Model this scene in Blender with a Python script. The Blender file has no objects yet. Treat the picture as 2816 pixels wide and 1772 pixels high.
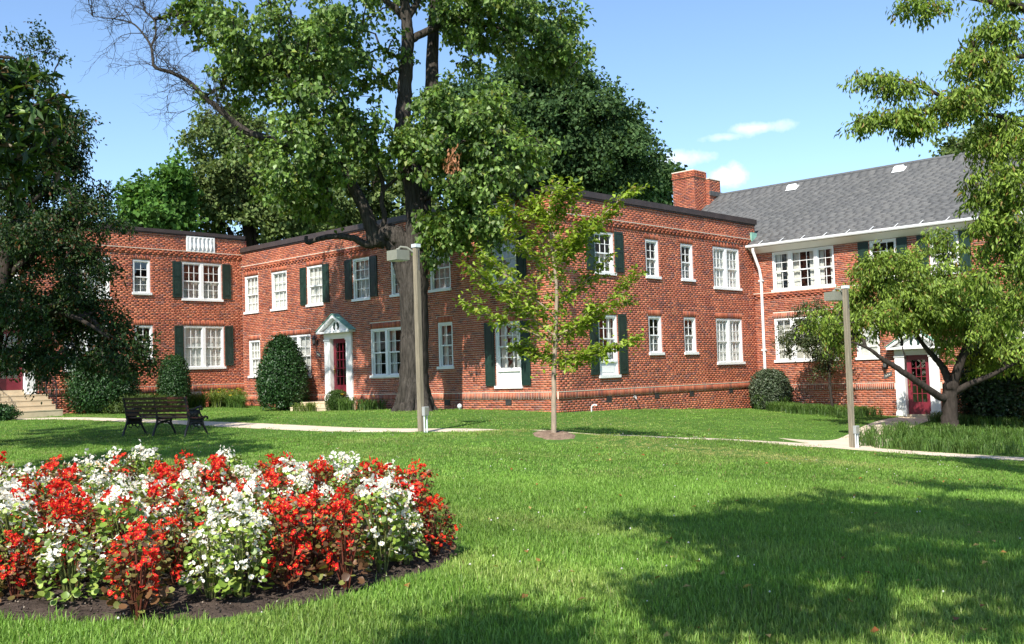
import bpy, math, random
import numpy as np
from mathutils import Vector, Matrix

# ---------------------------------------------------------------- camera, sky, sun, exposure
CZ = 1.6                                   # eye height above the datum z = 0
FPX, PITCH, ROLL = 2767.4, 0.0511, -0.0310  # solved from the building's lines (2816 x 1772 photograph)
SC = bpy.context.scene
COL = SC.collection
_c, _s, _cp, _sp = math.cos(ROLL), math.sin(ROLL), math.cos(PITCH), math.sin(PITCH)
RIGHT = Vector((_c, -_s * _sp, _s * _cp)); UP = Vector((-_s, -_c * _sp, _c * _cp)); FWD = Vector((0, _cp, _sp))
cam_d = bpy.data.cameras.new('camera'); cam = bpy.data.objects.new('camera', cam_d); COL.objects.link(cam)
M = Matrix.Identity(4)
for i in range(3):
    M[i][0], M[i][1], M[i][2] = RIGHT[i], UP[i], -FWD[i]
M[2][3] = CZ
cam.matrix_world = M
cam_d.sensor_width = 36.0; cam_d.lens = FPX / 2816 * 36.0; cam_d.clip_start = 0.1; cam_d.clip_end = 3000
SC.camera = cam

SUN_H = (0.35, 0.9367); SUN_EL = math.radians(46)
W = bpy.data.worlds.new('World'); SC.world = W; W.use_nodes = True
nt = W.node_tree; nt.nodes.clear()
wo = nt.nodes.new('ShaderNodeOutputWorld'); bg = nt.nodes.new('ShaderNodeBackground')
sky = nt.nodes.new('ShaderNodeTexSky'); sky.sky_type = 'NISHITA'; sky.sun_disc = False
sky.sun_elevation = SUN_EL; sky.sun_rotation = math.atan2(-SUN_H[0], -SUN_H[1])
sky.air_density = 1.0; sky.dust_density = 0.25; sky.ozone_density = 4.0; sky.altitude = 100
bg.inputs['Strength'].default_value = 0.125

def cloud_dir(px, py):
    x = (px - 1408) / FPX; y = -(py - 886) / FPX
    return (RIGHT * x + UP * y + FWD).normalized()
# small fair-weather clouds: soft puffs at a few places round the sky, edges torn by noise
tc = nt.nodes.new('ShaderNodeTexCoord')
nz = nt.nodes.new('ShaderNodeTexNoise'); nz.inputs['Scale'].default_value = 38; nz.inputs['Detail'].default_value = 7; nz.inputs['Roughness'].default_value = 0.6
nt.links.new(tc.outputs['Generated'], nz.inputs['Vector'])
def mth(op, a, b=None, clamp=False):
    n = nt.nodes.new('ShaderNodeMath'); n.operation = op; n.use_clamp = clamp
    for k, v in ((0, a), (1, b)):
        if v is None: continue
        if isinstance(v, (int, float)): n.inputs[k].default_value = v
        else: nt.links.new(v, n.inputs[k])
    return n.outputs[0]
acc = None
for (px, py, w, h, amt) in ((2085, 352, 80, 15, .55), (1985, 378, 56, 11, .45), (1870, 436, 78, 20, .6), (2000, 488, 58, 28, .85),
                            (-1500, 300, 300, 60, .9), (4600, 380, 260, 60, .9), (6000, 250, 300, 70, .9)):
    d = cloud_dir(px, py)
    r = d.cross(Vector((0, 0, 1))).normalized(); u = r.cross(d).normalized()
    def dot(v):
        n = nt.nodes.new('ShaderNodeVectorMath'); n.operation = 'DOT_PRODUCT'
        nt.links.new(tc.outputs['Generated'], n.inputs[0]); n.inputs[1].default_value = v
        return n.outputs['Value']
    a = mth('DIVIDE', dot(r), w / FPX); b = mth('DIVIDE', dot(u), h / FPX)
    e = mth('ADD', mth('MULTIPLY', a, a), mth('MULTIPLY', b, b))
    e = mth('SUBTRACT', 1.25, mth('SQRT', e))
    e = mth('ADD', e, mth('MULTIPLY', mth('SUBTRACT', nz.outputs['Fac'], 0.5), 3.0))
    front = mth('GREATER_THAN', dot(d), 0.5)
    e = mth('MULTIPLY', mth('MULTIPLY', mth('MULTIPLY', e, 0.9, True), amt), front)
    acc = e if acc is None else mth('MAXIMUM', acc, e)
mx = nt.nodes.new('ShaderNodeMix'); mx.data_type = 'RGBA'
nt.links.new(acc, mx.inputs[0]); nt.links.new(sky.outputs[0], mx.inputs[6]); mx.inputs[7].default_value = (6.6, 6.7, 6.9, 1)
nt.links.new(mx.outputs[2], bg.inputs['Color']); nt.links.new(bg.outputs[0], wo.inputs[0])

sl = bpy.data.lights.new('sun', 'SUN'); sl.energy = 4.6; sl.angle = math.radians(0.53); sl.color = (1.0, 0.955, 0.88)
so = bpy.data.objects.new('sun', sl); COL.objects.link(so)
so.rotation_euler = Vector((SUN_H[0] * math.cos(SUN_EL), SUN_H[1] * math.cos(SUN_EL), -math.sin(SUN_EL))).to_track_quat('-Z', 'Y').to_euler()
so.location = (-10, -30, 50)
SC.view_settings.view_transform = 'Standard'; SC.view_settings.look = 'None'
SC.view_settings.exposure = 0.88; SC.view_settings.gamma = 1.0; SC.view_settings.use_curve_mapping = False
SC.cycles.max_bounces = 6; SC.cycles.diffuse_bounces = 3; SC.cycles.glossy_bounces = 3; SC.cycles.transmission_bounces = 4; SC.cycles.transparent_max_bounces = 8
SC.cycles.use_denoising = True

# ---------------------------------------------------------------- helpers
RNG = np.random.default_rng(7)
def PX(px, py, depth):
    """point on the ray through a photograph pixel at world Y = depth"""
    d = RIGHT * ((px - 1408) / FPX) + UP * (-(py - 886) / FPX) + FWD
    k = depth / d.y
    return np.array((d.x * k, depth, d.z * k + CZ))

def mesh_np(name, V, F, col=None, smooth=False):
    V = np.asarray(V, dtype=np.float32).reshape(-1, 3); F = np.asarray(F, dtype=np.int32)
    me = bpy.data.meshes.new(name)
    k = F.shape[1]
    me.vertices.add(len(V)); me.vertices.foreach_set('co', V.ravel())
    me.loops.add(F.size); me.loops.foreach_set('vertex_index', F.ravel())
    me.polygons.add(len(F)); me.polygons.foreach_set('loop_start', np.arange(0, F.size, k, dtype=np.int32))
    if smooth: me.polygons.foreach_set('use_smooth', np.ones(len(F), dtype=bool))
    me.update(calc_edges=True)
    if col is not None: set_col(me, col)
    return me
def set_col(me, col):
    c = np.ones((len(me.vertices), 4), dtype=np.float32); c[:, :3] = col
    a = me.attributes.new('Col', 'FLOAT_COLOR', 'POINT'); a.data.foreach_set('color', c.ravel())

class MB:
    """collects boxes, prisms and tubes of one part; build() links them as one mesh"""
    def __init__(s): s.v = []; s.f = []
    def add(s, V, F):
        n = len(s.v); s.v += [tuple(map(float, p)) for p in V]; s.f += [tuple(int(i) + n for i in f) for f in F]; return s
    def hexa(s, c): return s.add(c, HEXF)
    def box(s, x0, x1, y0, y1, z0, z1):
        return s.hexa([(x0, y0, z0), (x1, y0, z0), (x1, y1, z0), (x0, y1, z0), (x0, y0, z1), (x1, y0, z1), (x1, y1, z1), (x0, y1, z1)])
    def prism(s, poly, a, b, fn):
        """poly: 2D outline; fn(p, q, t) -> xyz ; extruded from t=a to t=b"""
        n = len(poly)
        V = [fn(p, q, a) for p, q in poly] + [fn(p, q, b) for p, q in poly]
        F = [tuple(range(n))[::-1], tuple(range(n, 2 * n))] + [(i, (i + 1) % n, n + (i + 1) % n, n + i) for i in range(n)]
        return s.add(V, F)
    def tube(s, pts, rad, sides=8):
        V, F = tube_np(pts, rad, sides); return s.add(V, F)
    def lathe(s, prof, c=(0, 0, 0), n=16):
        V = []; F = []
        for r, z in prof:
            for k in range(n):
                a = 2 * math.pi * k / n; V.append((c[0] + r * math.cos(a), c[1] + r * math.sin(a), c[2] + z))
        for i in range(len(prof) - 1):
            for k in range(n):
                F.append((i * n + k, i * n + (k + 1) % n, (i + 1) * n + (k + 1) % n, (i + 1) * n + k))
        F.append(tuple(range(n))[::-1]); F.append(tuple(range((len(prof) - 1) * n, len(prof) * n)))
        return s.add(V, F)
    def mesh(s, name, smooth=False):
        me = bpy.data.meshes.new(name); me.from_pydata(s.v, [], s.f); me.update()
        if smooth: me.polygons.foreach_set('use_smooth', [True] * len(me.polygons))
        return me
HEXF = [(0, 3, 2, 1), (4, 5, 6, 7), (0, 1, 5, 4), (1, 2, 6, 5), (2, 3, 7, 6), (3, 0, 4, 7)]

def tube_np(pts, rad, sides=8):
    P = np.asarray(pts, float); n = len(P); rad = np.broadcast_to(np.asarray(rad, float), (n,))
    T = np.zeros_like(P); T[1:-1] = P[2:] - P[:-2]; T[0] = P[1] - P[0]; T[-1] = P[-1] - P[-2]
    T /= np.linalg.norm(T, axis=1)[:, None] + 1e-9
    ref = np.array((1., 0, 0)) if abs(T[0, 0]) < .8 else np.array((0, 1., 0))
    A = np.zeros_like(P); a = ref
    for i in range(n):
        a = a - T[i] * (a @ T[i]); a /= np.linalg.norm(a) + 1e-9; A[i] = a
    B = np.cross(T, A)
    th = np.arange(sides) * 2 * math.pi / sides
    V = (P[:, None] + rad[:, None, None] * (np.cos(th)[None, :, None] * A[:, None] + np.sin(th)[None, :, None] * B[:, None])).reshape(-1, 3)
    F = []
    for i in range(n - 1):
        for k in range(sides):
            F.append((i * sides + k, i * sides + (k + 1) % sides, (i + 1) * sides + (k + 1) % sides, (i + 1) * sides + k))
    return V, F

WL = {}        # world location of each parent
def link(o, parent=None, loc=(0, 0, 0)):
    COL.objects.link(o); WL[o.name] = np.array(loc, float)
    if parent is not None:
        o.parent = parent; o.location = np.array(loc, float) - WL[parent.name]
    else: o.location = loc
    return o
def put(name, me, mat, parent=None, loc=(0, 0, 0)):
    if mat is not None and not me.materials: me.materials.append(MAT[mat] if isinstance(mat, str) else mat)
    return link(bpy.data.objects.new(name, me), parent, loc)
def center(me):
    n = len(me.vertices); co = np.empty(n * 3, dtype=np.float32); me.vertices.foreach_get('co', co); co = co.reshape(-1, 3)
    c = (co.min(0) + co.max(0)) / 2; co -= c; me.vertices.foreach_set('co', co.ravel()); me.update(); return c
def part(name, mb, mat, parent=None, smooth=False):
    """mesh given in world coordinates -> object whose origin is its own centre"""
    me = mb.mesh(name, smooth) if isinstance(mb, MB) else mb
    c = center(me); return put(name, me, mat, parent, c)
def empty(name, loc, parent=None):
    o = bpy.data.objects.new(name, None); o.empty_display_size = 0.2; return link(o, parent, loc)
def tag(o, label=None, cat=None, group=None, kind=None):
    if label: o['label'] = label
    if cat: o['category'] = cat
    if group: o['group'] = group
    if kind: o['kind'] = kind
    return o

# ---------------------------------------------------------------- materials
MAT = {}
def new_mat(name):
    m = bpy.data.materials.new(name); m.use_nodes = True; t = m.node_tree; t.nodes.clear(); MAT[name] = m
    out = t.nodes.new('ShaderNodeOutputMaterial'); return m, t, out
def N(t, kind, **kw):
    n = t.nodes.new(kind)
    for k, v in kw.items():
        if k in n.inputs: n.inputs[k].default_value = v
        else: setattr(n, k, v)
    return n
def noise(t, scale, detail=4, rough=.55, coord='Object', stretch=None):
    tcn = N(t, 'ShaderNodeTexCoord'); src = tcn.outputs[coord]
    if stretch:
        mp = N(t, 'ShaderNodeMapping'); mp.inputs['Scale'].default_value = stretch; t.links.new(src, mp.inputs[0]); src = mp.outputs[0]
    n = N(t, 'ShaderNodeTexNoise', Scale=scale, Detail=detail, Roughness=rough); t.links.new(src, n.inputs['Vector']); return n.outputs['Fac']
def ramp(t, fac, stops):
    r = t.nodes.new('ShaderNodeValToRGB'); t.links.new(fac, r.inputs[0]); el = r.color_ramp.elements
    while len(el) < len(stops): el.new(.5)
    for e, (p, c) in zip(el, stops): e.position = p; e.color = (*c, 1)
    return r.outputs[0]
def mixc(t, fac, a, b, blend='MIX'):
    m = t.nodes.new('ShaderNodeMix'); m.data_type = 'RGBA'; m.blend_type = blend
    for k, v in ((0, fac), (6, a), (7, b)):
        if isinstance(v, (int, float)): m.inputs[k].default_value = v
        elif isinstance(v, tuple): m.inputs[k].default_value = (*v[:3], 1)
        else: t.links.new(v, m.inputs[k])
    return m.outputs[2]
def bump(t, h, strength, dist):
    b = N(t, 'ShaderNodeBump', Strength=strength, Distance=dist); t.links.new(h, b.inputs['Height']); return b.outputs[0]
def surf(name, col, rough=.7, var=.25, scale=6, detail=5, bmp=.3, bdist=.01, stretch=None, spec=.3, coord='Object', metal=0, bscale=None):
    """plain painted / mineral surface: two-scale mottling of one base colour plus fine relief"""
    m, t, o = new_mat(name)
    f = noise(t, scale, detail, .6, coord, stretch)
    lo = tuple(c * (1 - var) for c in col); hi = tuple(min(1, c * (1 + var)) for c in col)
    c = ramp(t, f, [(.3, lo), (.7, hi)])
    p = N(t, 'ShaderNodeBsdfPrincipled', Roughness=rough, Metallic=metal); p.inputs['Specular IOR Level'].default_value = spec
    t.links.new(c, p.inputs['Base Color'])
    if bmp: t.links.new(bump(t, noise(t, bscale or scale * 4, 4, .6, coord, stretch), bmp, bdist), p.inputs['Normal'])
    t.links.new(p.outputs[0], o.inputs[0]); return m
def attr_mat(name, rough=.8, grain=30, gamt=.35, bmp=.4, spec=.2, coord='Object', stain=False):
    """colour carried by the pieces (Col attribute) with grain"""
    m, t, o = new_mat(name)
    a = N(t, 'ShaderNodeAttribute', attribute_name='Col')
    f = noise(t, grain, 5, .65, coord)
    g = ramp(t, f, [(.25, (1 - gamt,) * 3), (.75, (1 + gamt * .6,) * 3)])
    c = mixc(t, 1.0, a.outputs['Color'], g, 'MULTIPLY')
    if stain:      # weathering: rain streaks and faded, sooty patches of metre size
        c = mixc(t, 1.0, c, ramp(t, noise(t, .45, 5, .6, coord), [(.3, (.74, .74, .76)), (.5, (1, 1, 1)), (.72, (1.13, 1.14, 1.14))]), 'MULTIPLY')
        c = mixc(t, .6, c, ramp(t, noise(t, 1.2, 4, .6, coord, (2.2, 2.2, .25)), [(.35, (.72, .72, .74)), (.6, (1.06, 1.06, 1.06))]), 'MULTIPLY')
    p = N(t, 'ShaderNodeBsdfPrincipled', Roughness=rough); p.inputs['Specular IOR Level'].default_value = spec
    t.links.new(c, p.inputs['Base Color'])
    if bmp: t.links.new(bump(t, noise(t, grain * 3, 3, .6, coord), bmp, .004), p.inputs['Normal'])
    t.links.new(p.outputs[0], o.inputs[0]); return m
def leaf_mat(name, trans=.35, rough=.45, spec=.35, tint=(1.25, 1.2, .55)):
    m, t, o = new_mat(name)
    a = N(t, 'ShaderNodeAttribute', attribute_name='Col')
    p = N(t, 'ShaderNodeBsdfPrincipled', Roughness=rough); p.inputs['Specular IOR Level'].default_value = spec
    t.links.new(a.outputs['Color'], p.inputs['Base Color'])
    tr = N(t, 'ShaderNodeBsdfTranslucent'); t.links.new(mixc(t, 1.0, a.outputs['Color'], tint, 'MULTIPLY'), tr.inputs[0])
    ms = N(t, 'ShaderNodeMixShader'); ms.inputs[0].default_value = trans
    t.links.new(p.outputs[0], ms.inputs[1]); t.links.new(tr.outputs[0], ms.inputs[2]); t.links.new(ms.outputs[0], o.inputs[0]); return m

attr_mat('brick', .88, 9, .22, .4, .15, stain=True)
surf('mortar', (.66, .57, .47), .95, .14, 5, 6, .4, .004, spec=.1)
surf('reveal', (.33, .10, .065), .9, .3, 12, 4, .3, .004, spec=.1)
surf('white_paint', (.80, .80, .77), .45, .04, 3, 4, .12, .003, spec=.4)
surf('cornice_wash', (.70, .60, .47), .9, .15, 8, 4, .3, .004, spec=.1)
surf('green_paint', (.012, .032, .024), .42, .25, 4, 4, .1, .002, spec=.4)
surf('maroon_paint', (.17, .018, .03), .35, .12, 3, 3, .05, .002, spec=.5)
surf('cap_metal', (.05, .036, .032), .5, .25, 2.5, 5, .15, .004, spec=.4)
surf('flashing', (.22, .42, .33), .7, .35, 5, 6, .2, .004, spec=.3)
surf('concrete', (.58, .47, .32), .9, .14, 3, 7, .35, .005, spec=.15)
surf('path_concrete', (.56, .46, .35), .92, .16, 1.6, 8, .35, .005, spec=.12)
surf('iron', (.012, .012, .013), .5, .3, 20, 3, .2, .002, spec=.4)
surf('slat_wood', (.055, .018, .014), .5, .45, 3, 5, .3, .003, stretch=(1, 14, 14), spec=.35)
surf('post_wood', (.235, .20, .145), .9, .35, 3, 7, .5, .006, stretch=(14, 14, .8), spec=.1)
surf('lamp_metal', (.22, .22, .175), .5, .1, 4, 3, .08, .002, spec=.4)
surf('post_cap', (.62, .66, .66), .5, .08, 6, 3, .1, .002, spec=.4)
surf('grey_metal', (.36, .37, .36), .45, .12, 8, 3, .1, .002, spec=.5)
surf('lens', (.55, .55, .45), .3, .08, 8, 3, .0, spec=.5)
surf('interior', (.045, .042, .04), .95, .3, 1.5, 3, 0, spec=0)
surf('curtain', (.74, .72, .66), .9, .06, 3, 3, 0, spec=.1)
surf('blind', (.72, .69, .60), .7, .06, 3, 3, 0, spec=.2)
surf('black_metal', (.01, .01, .012), .4, .3, 9, 3, .1, .002, spec=.4)
surf('brass', (.45, .30, .09), .3, .1, 9, 3, 0, spec=.5, metal=1)
surf('bark_maple', (.058, .050, .042), .95, .6, 3.0, 9, 1.0, .09, stretch=(6, 6, .8), spec=.08, bscale=2.6)
surf('bark_dark', (.042, .034, .028), .95, .45, 2.5, 7, .9, .03, stretch=(4, 4, 1), spec=.1, bscale=4)
surf('bark_young', (.30, .23, .17), .85, .3, 4, 6, .5, .008, stretch=(3, 3, 1), spec=.15)
surf('soil', (.065, .048, .038), .97, .45, 6, 9, 1.0, .03, spec=.08, bscale=30)
surf('mulch', (.20, .14, .10), .97, .4, 9, 8, 1.0, .02, spec=.08)
surf('dark_stone', (.09, .09, .087), .8, .3, 9, 4, .2, .004)
surf('pale_mark', (.75, .74, .62), .6, .05, 9, 2, 0)
attr_mat('shingle', .93, 14, .18, .5, .12)
attr_mat('flower', .6, 60, .08, 0, .25)
leaf_mat('leaf', .34, .5, .3); leaf_mat('leaf_far', .3, .65, .15); leaf_mat('leaf_gloss', .18, .42, .35)
leaf_mat('petal', .30, .55, .25, (1.1, 1.05, 1.0))
def glass():
    m, t, o = new_mat('glass')
    ge = N(t, 'ShaderNodeNewGeometry'); dp = N(t, 'ShaderNodeVectorMath', operation='DOT_PRODUCT'); t.links.new(ge.outputs['Normal'], dp.inputs[0]); t.links.new(ge.outputs['Incoming'], dp.inputs[1])
    def mm(op, a, b):
        n = N(t, 'ShaderNodeMath', operation=op)
        for k, v in ((0, a), (1, b)):
            if isinstance(v, (int, float)): n.inputs[k].default_value = v
            else: t.links.new(v, n.inputs[k])
        return n
    ab = mm('ABSOLUTE', dp.outputs['Value'], 0); sc5 = mm('POWER', mm('SUBTRACT', 1.0, ab.outputs[0]).outputs[0], 5.0)
    ma = mm('ADD', mm('MULTIPLY', sc5.outputs[0], .85).outputs[0], .11)
    tr = N(t, 'ShaderNodeBsdfTransparent'); tr.inputs[0].default_value = (.84, .86, .85, 1)
    g = N(t, 'ShaderNodeBsdfGlossy', Roughness=.02); t.links.new(bump(t, noise(t, 1.6, 2, .5, 'Object'), .25, .03), g.inputs['Normal'])
    ms = N(t, 'ShaderNodeMixShader'); t.links.new(ma.outputs[0], ms.inputs[0]); t.links.new(tr.outputs[0], ms.inputs[1]); t.links.new(g.outputs[0], ms.inputs[2])
    t.links.new(ms.outputs[0], o.inputs[0])
glass()
def lawn_ground():
    m, t, o = new_mat('lawn_ground')
    f1 = noise(t, .35, 6, .6); f2 = noise(t, 9, 6, .7); f3 = noise(t, 60, 3, .7)
    c = ramp(t, f1, [(.3, (.06, .13, .022)), (.7, (.10, .19, .034))])
    c = mixc(t, .55, c, ramp(t, f2, [(.3, (.5, .55, .5)), (.7, (1.3, 1.3, 1.2))]), 'MULTIPLY')
    p = N(t, 'ShaderNodeBsdfPrincipled', Roughness=.9); p.inputs['Specular IOR Level'].default_value = .1
    t.links.new(c, p.inputs['Base Color']); t.links.new(bump(t, f3, .8, .03), p.inputs['Normal']); t.links.new(p.outputs[0], o.inputs[0])
lawn_ground()
def grass_mat():
    m, t, o = new_mat('grass_blade')
    a = N(t, 'ShaderNodeAttribute', attribute_name='Col')
    b = N(t, 'ShaderNodeAttribute', attribute_name='tint', attribute_type='INSTANCER')
    c = mixc(t, 1.0, a.outputs['Color'], b.outputs['Color'], 'MULTIPLY')
    p = N(t, 'ShaderNodeBsdfPrincipled', Roughness=.5); p.inputs['Specular IOR Level'].default_value = .3
    t.links.new(c, p.inputs['Base Color'])
    tr = N(t, 'ShaderNodeBsdfTranslucent'); t.links.new(mixc(t, 1.0, c, (1.15, 1.1, .6), 'MULTIPLY'), tr.inputs[0])
    ms = N(t, 'ShaderNodeMixShader'); ms.inputs[0].default_value = .35
    t.links.new(p.outputs[0], ms.inputs[1]); t.links.new(tr.outputs[0], ms.inputs[2]); t.links.new(ms.outputs[0], o.inputs[0])
grass_mat()

# ---------------------------------------------------------------- terrain
CTRL = np.array([(0, 0, -1.5), (-3, 6, -1.42), (2, 7, -1.52), (6, 8, -1.7), (-6, 12, -1.3), (-2, 21.6, -1.2), (-9, 24, -1.2), (.76, 20.1, -1.25),
    (3.8, 22, -1.5), (8.2, 24.7, -2.08), (11.1, 22.2, -2.2), (7.3, 25, -2.0), (12, 27.9, -2.0), (12.7, 33, -1.84), (9.7, 36.2, -1.62), (7.9, 36, -1.5),
    (3.2, 31.1, -1.21), (1.2, 29.1, -1.18), (-1, 31.2, -1.11), (-2.85, 28.9, -1.0), (-8, 37.5, -1.12), (-11, 40.6, -.95), (-13, 38.5, -.93), (-16.6, 34.5, -.95),
    (-22, 30, -1.0), (4, 14, -1.58), (9, 15, -2.0), (-12, 16, -1.2), (-8, 5, -1.38), (15, 14, -2.2), (17, 27, -2.15), (20, 20, -2.2), (-20, 20, -1.1), (-14, 8, -1.3),
    (-20, 0, -1.3), (15, 0, -2.0), (0, -12, -1.5), (-25, 45, -1), (0, 50, -1.2), (25, 45, -1.8), (30, 10, -2.1), (-35, 20, -1.2), (0, 65, -1.3), (0, -40, -1.6)], float)
def _tps():
    P = CTRL[:, :2]; n = len(P); d = np.linalg.norm(P[:, None] - P[None], axis=2)
    K = np.where(d > 0, d * d * np.log(d + 1e-9), 0) + np.eye(n) * 2.0
    A = np.zeros((n + 3, n + 3)); A[:n, :n] = K; A[:n, n] = 1; A[:n, n + 1:] = P; A[n:, :n] = A[:n, n:].T
    return np.linalg.solve(A, np.concatenate([CTRL[:, 2], [0, 0, 0]]))
_TW = _tps()
def ground(x, y):
    x = np.atleast_1d(np.asarray(x, float)); y = np.atleast_1d(np.asarray(y, float))
    sh = x.shape; Q = np.stack([x.ravel(), y.ravel()], 1); out = np.empty(len(Q))
    for i in range(0, len(Q), 20000):
        q = Q[i:i + 20000]; d = np.linalg.norm(q[:, None] - CTRL[None, :, :2], axis=2)
        out[i:i + 20000] = np.where(d > 0, d * d * np.log(d + 1e-9), 0) @ _TW[:-3] + _TW[-3] + q @ _TW[-2:]
    r = np.maximum(np.maximum(np.abs(Q[:, 0]) - 24, 0), np.maximum(np.maximum(Q[:, 1] - 46, -12 - Q[:, 1]), 0))
    w = np.clip(r / 14, 0, 1); w = w * w * (3 - 2 * w)
    out += .17 * np.exp(-((Q[:, 0] - .2) / 2.0) ** 2 - ((Q[:, 1] - 19.2) / .9) ** 2) + .07 * np.exp(-((Q[:, 0] - 4.4) / 2.0) ** 2 - ((Q[:, 1] - 20.1) / .9) ** 2)          # low swell of the lawn on the near side of the path
    return (out * (1 - w) - 1.5 * w).reshape(sh) + CZ
def gz(x, y): return float(ground([x], [y])[0])
def on_ground(px, py):
    d = RIGHT * ((px - 1408) / FPX) + UP * (-(py - 886) / FPX) + FWD
    k = np.linspace(4, 60, 2801); g = ground(d.x * k, d.y * k); z = d.z * k + CZ
    i = int(np.argmax(z <= g)); return np.array((d.x * k[i], d.y * k[i], g[i]))

xs = np.unique(np.concatenate([np.linspace(-400, -40, 10), np.linspace(-40, -24, 9), np.arange(-24, 24.01, .5), np.linspace(24, 40, 9), np.linspace(40, 400, 10)]))
ys = np.unique(np.concatenate([np.linspace(-400, -30, 10), np.linspace(-30, -6, 9), np.arange(-6, 46.01, .5), np.linspace(46, 70, 9), np.linspace(70, 900, 14)]))
X, Y = np.meshgrid(xs, ys); Zg = ground(X, Y)
nx, ny = len(xs), len(ys); idx = np.arange(nx * ny).reshape(ny, nx)
F = np.stack([idx[:-1, :-1], idx[:-1, 1:], idx[1:, 1:], idx[1:, :-1]], -1).reshape(-1, 4)
g_o = put('ground', mesh_np('ground', np.stack([X, Y, Zg], -1).reshape(-1, 3), F, smooth=True), 'lawn_ground')
tag(g_o, 'green lawn sloping gently up to the brick apartments', kind='structure')
# ---------------------------------------------------------------- facades
PHI = .8047
U2 = np.array((-math.sin(PHI), math.cos(PHI))); V2 = np.array((math.cos(PHI), math.sin(PHI)))
O2 = np.array((1.2638, 29.2215)); LB, LC = 17.0156, 11.1788
FACE = {'B': (O2, U2, -V2), 'C': (O2, V2, -U2), 'A': (O2 + U2 * LB, -V2, -U2), 'D': (O2 + V2 * LC, -U2, -V2)}
def FP(f, s, q, z):
    o, t, n = FACE[f]; p = o + t * s + n * q; return np.array((p[0], p[1], z + CZ))
def fbox(mb, f, s0, s1, q0, q1, z0, z1):
    return mb.hexa([FP(f, *a) for a in ((s0, q0, z0), (s1, q0, z0), (s1, q1, z0), (s0, q1, z0), (s0, q0, z1), (s1, q0, z1), (s1, q1, z1), (s0, q1, z1))])
def fprism(mb, f, poly, q0, q1):           # outline in (s, z), extruded along q
    return mb.prism(poly, q0, q1, lambda p, q, t: FP(f, p, t, q))

BW = {}       # building roots
def building(key, loc, label):
    r = empty('brick_apartment_building', loc); BW[key] = r; tag(r, label, 'building', 'courtyard apartment buildings'); return r
bA = building('A', FP('A', 4, 0, -1.2), 'flat roofed brick apartment building with white balustrade panel behind the park bench')
bB = building('B', FP('B', 0, 0, -1.3), 'flat roofed brick corner building with pedimented doorway behind the old maple')
bD = building('D', FP('D', 5, 0, -1.8), 'brick apartment building with grey shingled gable roof and chimney')
ROOT = {'A': bA, 'B': bB, 'C': bB, 'D': bD}

CH = .0677; BL = .2135; JT = .0130; JH = .0065
PAL = np.array([(.44, .132, .070), (.48, .155, .083), (.40, .115, .062), (.36, .104, .064), (.25, .088, .066), (.29, .118, .09), (.50, .185, .10)])
PALW = np.array([.26, .22, .18, .14, .08, .06, .06]); PALW = PALW / PALW.sum()
OPEN = {k: [] for k in 'ABCD'}       # openings: s0,s1,z0,z1,lintel
def rows_fill(f, s0, s1, z0, z1, zref, rng, header_every=6):
    out = []
    k0 = int(math.floor((z0 - zref) / CH)); k1 = int(math.ceil((z1 - zref) / CH))
    for k in range(k0, k1):
        za, zb = max(zref + k * CH, z0), min(zref + (k + 1) * CH, z1)
        if zb - za < .025: continue
        zm = (za + zb) / 2
        iv = [(s0, s1)]
        for (a, b, c, d, l) in OPEN[f]:
            la = a if not l else a - .03; lb = b if not l else b + .03
            if c < zm < d + (.205 if l else 0):
                if zm < d: la, lb = a, b
                iv = [p for (x, y) in iv for p in ((x, min(y, la)), (max(x, lb), y)) if p[1] - p[0] > .02]
        hd = header_every and k % header_every == 0
        pitch = BL / 2 if hd else BL; off = (pitch / 2 if k % 2 else 0) + (.05 if hd else 0)
        for (a, b) in iv:
            j = math.floor((a - off) / pitch)
            while True:
                x = off + j * pitch; y = x + pitch; j += 1
                if x >= b: break
                xa, xb = max(x, a), min(y, b)
                if xb - xa > .028: out.append((xa + JH / 2, xb - JH / 2, za + JT / 2, zb - JT / 2, 0.0, 0 if xb - xa > pitch - .004 and not hd else 1))
    return out
def soldiers(s0, s1, z0, z1, q):
    n = max(1, round((s1 - s0) / CH)); w = (s1 - s0) / n
    return [(s0 + i * w + JT / 2, s0 + (i + 1) * w - JT / 2, z0 + JT / 2, z1 - JT / 2, q, 1) for i in range(n)]
def brick_mesh(f, B, rng, name):
    B = np.array(B); n = len(B)
    o, t, nn = FACE[f]
    qf = B[:, 4] + rng.uniform(-.0015, .0025, n); qb = B[:, 4] - .045
    def cor(s, q, z):
        p = o[None] + s[:, None] * t[None] + q[:, None] * nn[None]; return np.concatenate([p, (z + CZ)[:, None]], 1)
    V = np.stack([cor(B[:, 0], qf, B[:, 2]), cor(B[:, 1], qf, B[:, 2]), cor(B[:, 1], qf, B[:, 3]), cor(B[:, 0], qf, B[:, 3]),
                  cor(B[:, 0], qb, B[:, 2]), cor(B[:, 1], qb, B[:, 2]), cor(B[:, 1], qb, B[:, 3]), cor(B[:, 0], qb, B[:, 3])], 1).reshape(-1, 3)
    base = np.array([(0, 1, 2, 3), (0, 4, 5, 1), (1, 5, 6, 2), (2, 6, 7, 3), (3, 7, 4, 0)])
    Fq = (np.arange(n)[:, None, None] * 8 + base[None]).reshape(-1, 4)
    c = PAL[rng.choice(len(PAL), n, p=PALW)] * rng.uniform(.88, 1.1, (n, 1))
    return mesh_np(name, V, Fq, np.repeat(c, 8, 0))
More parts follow.
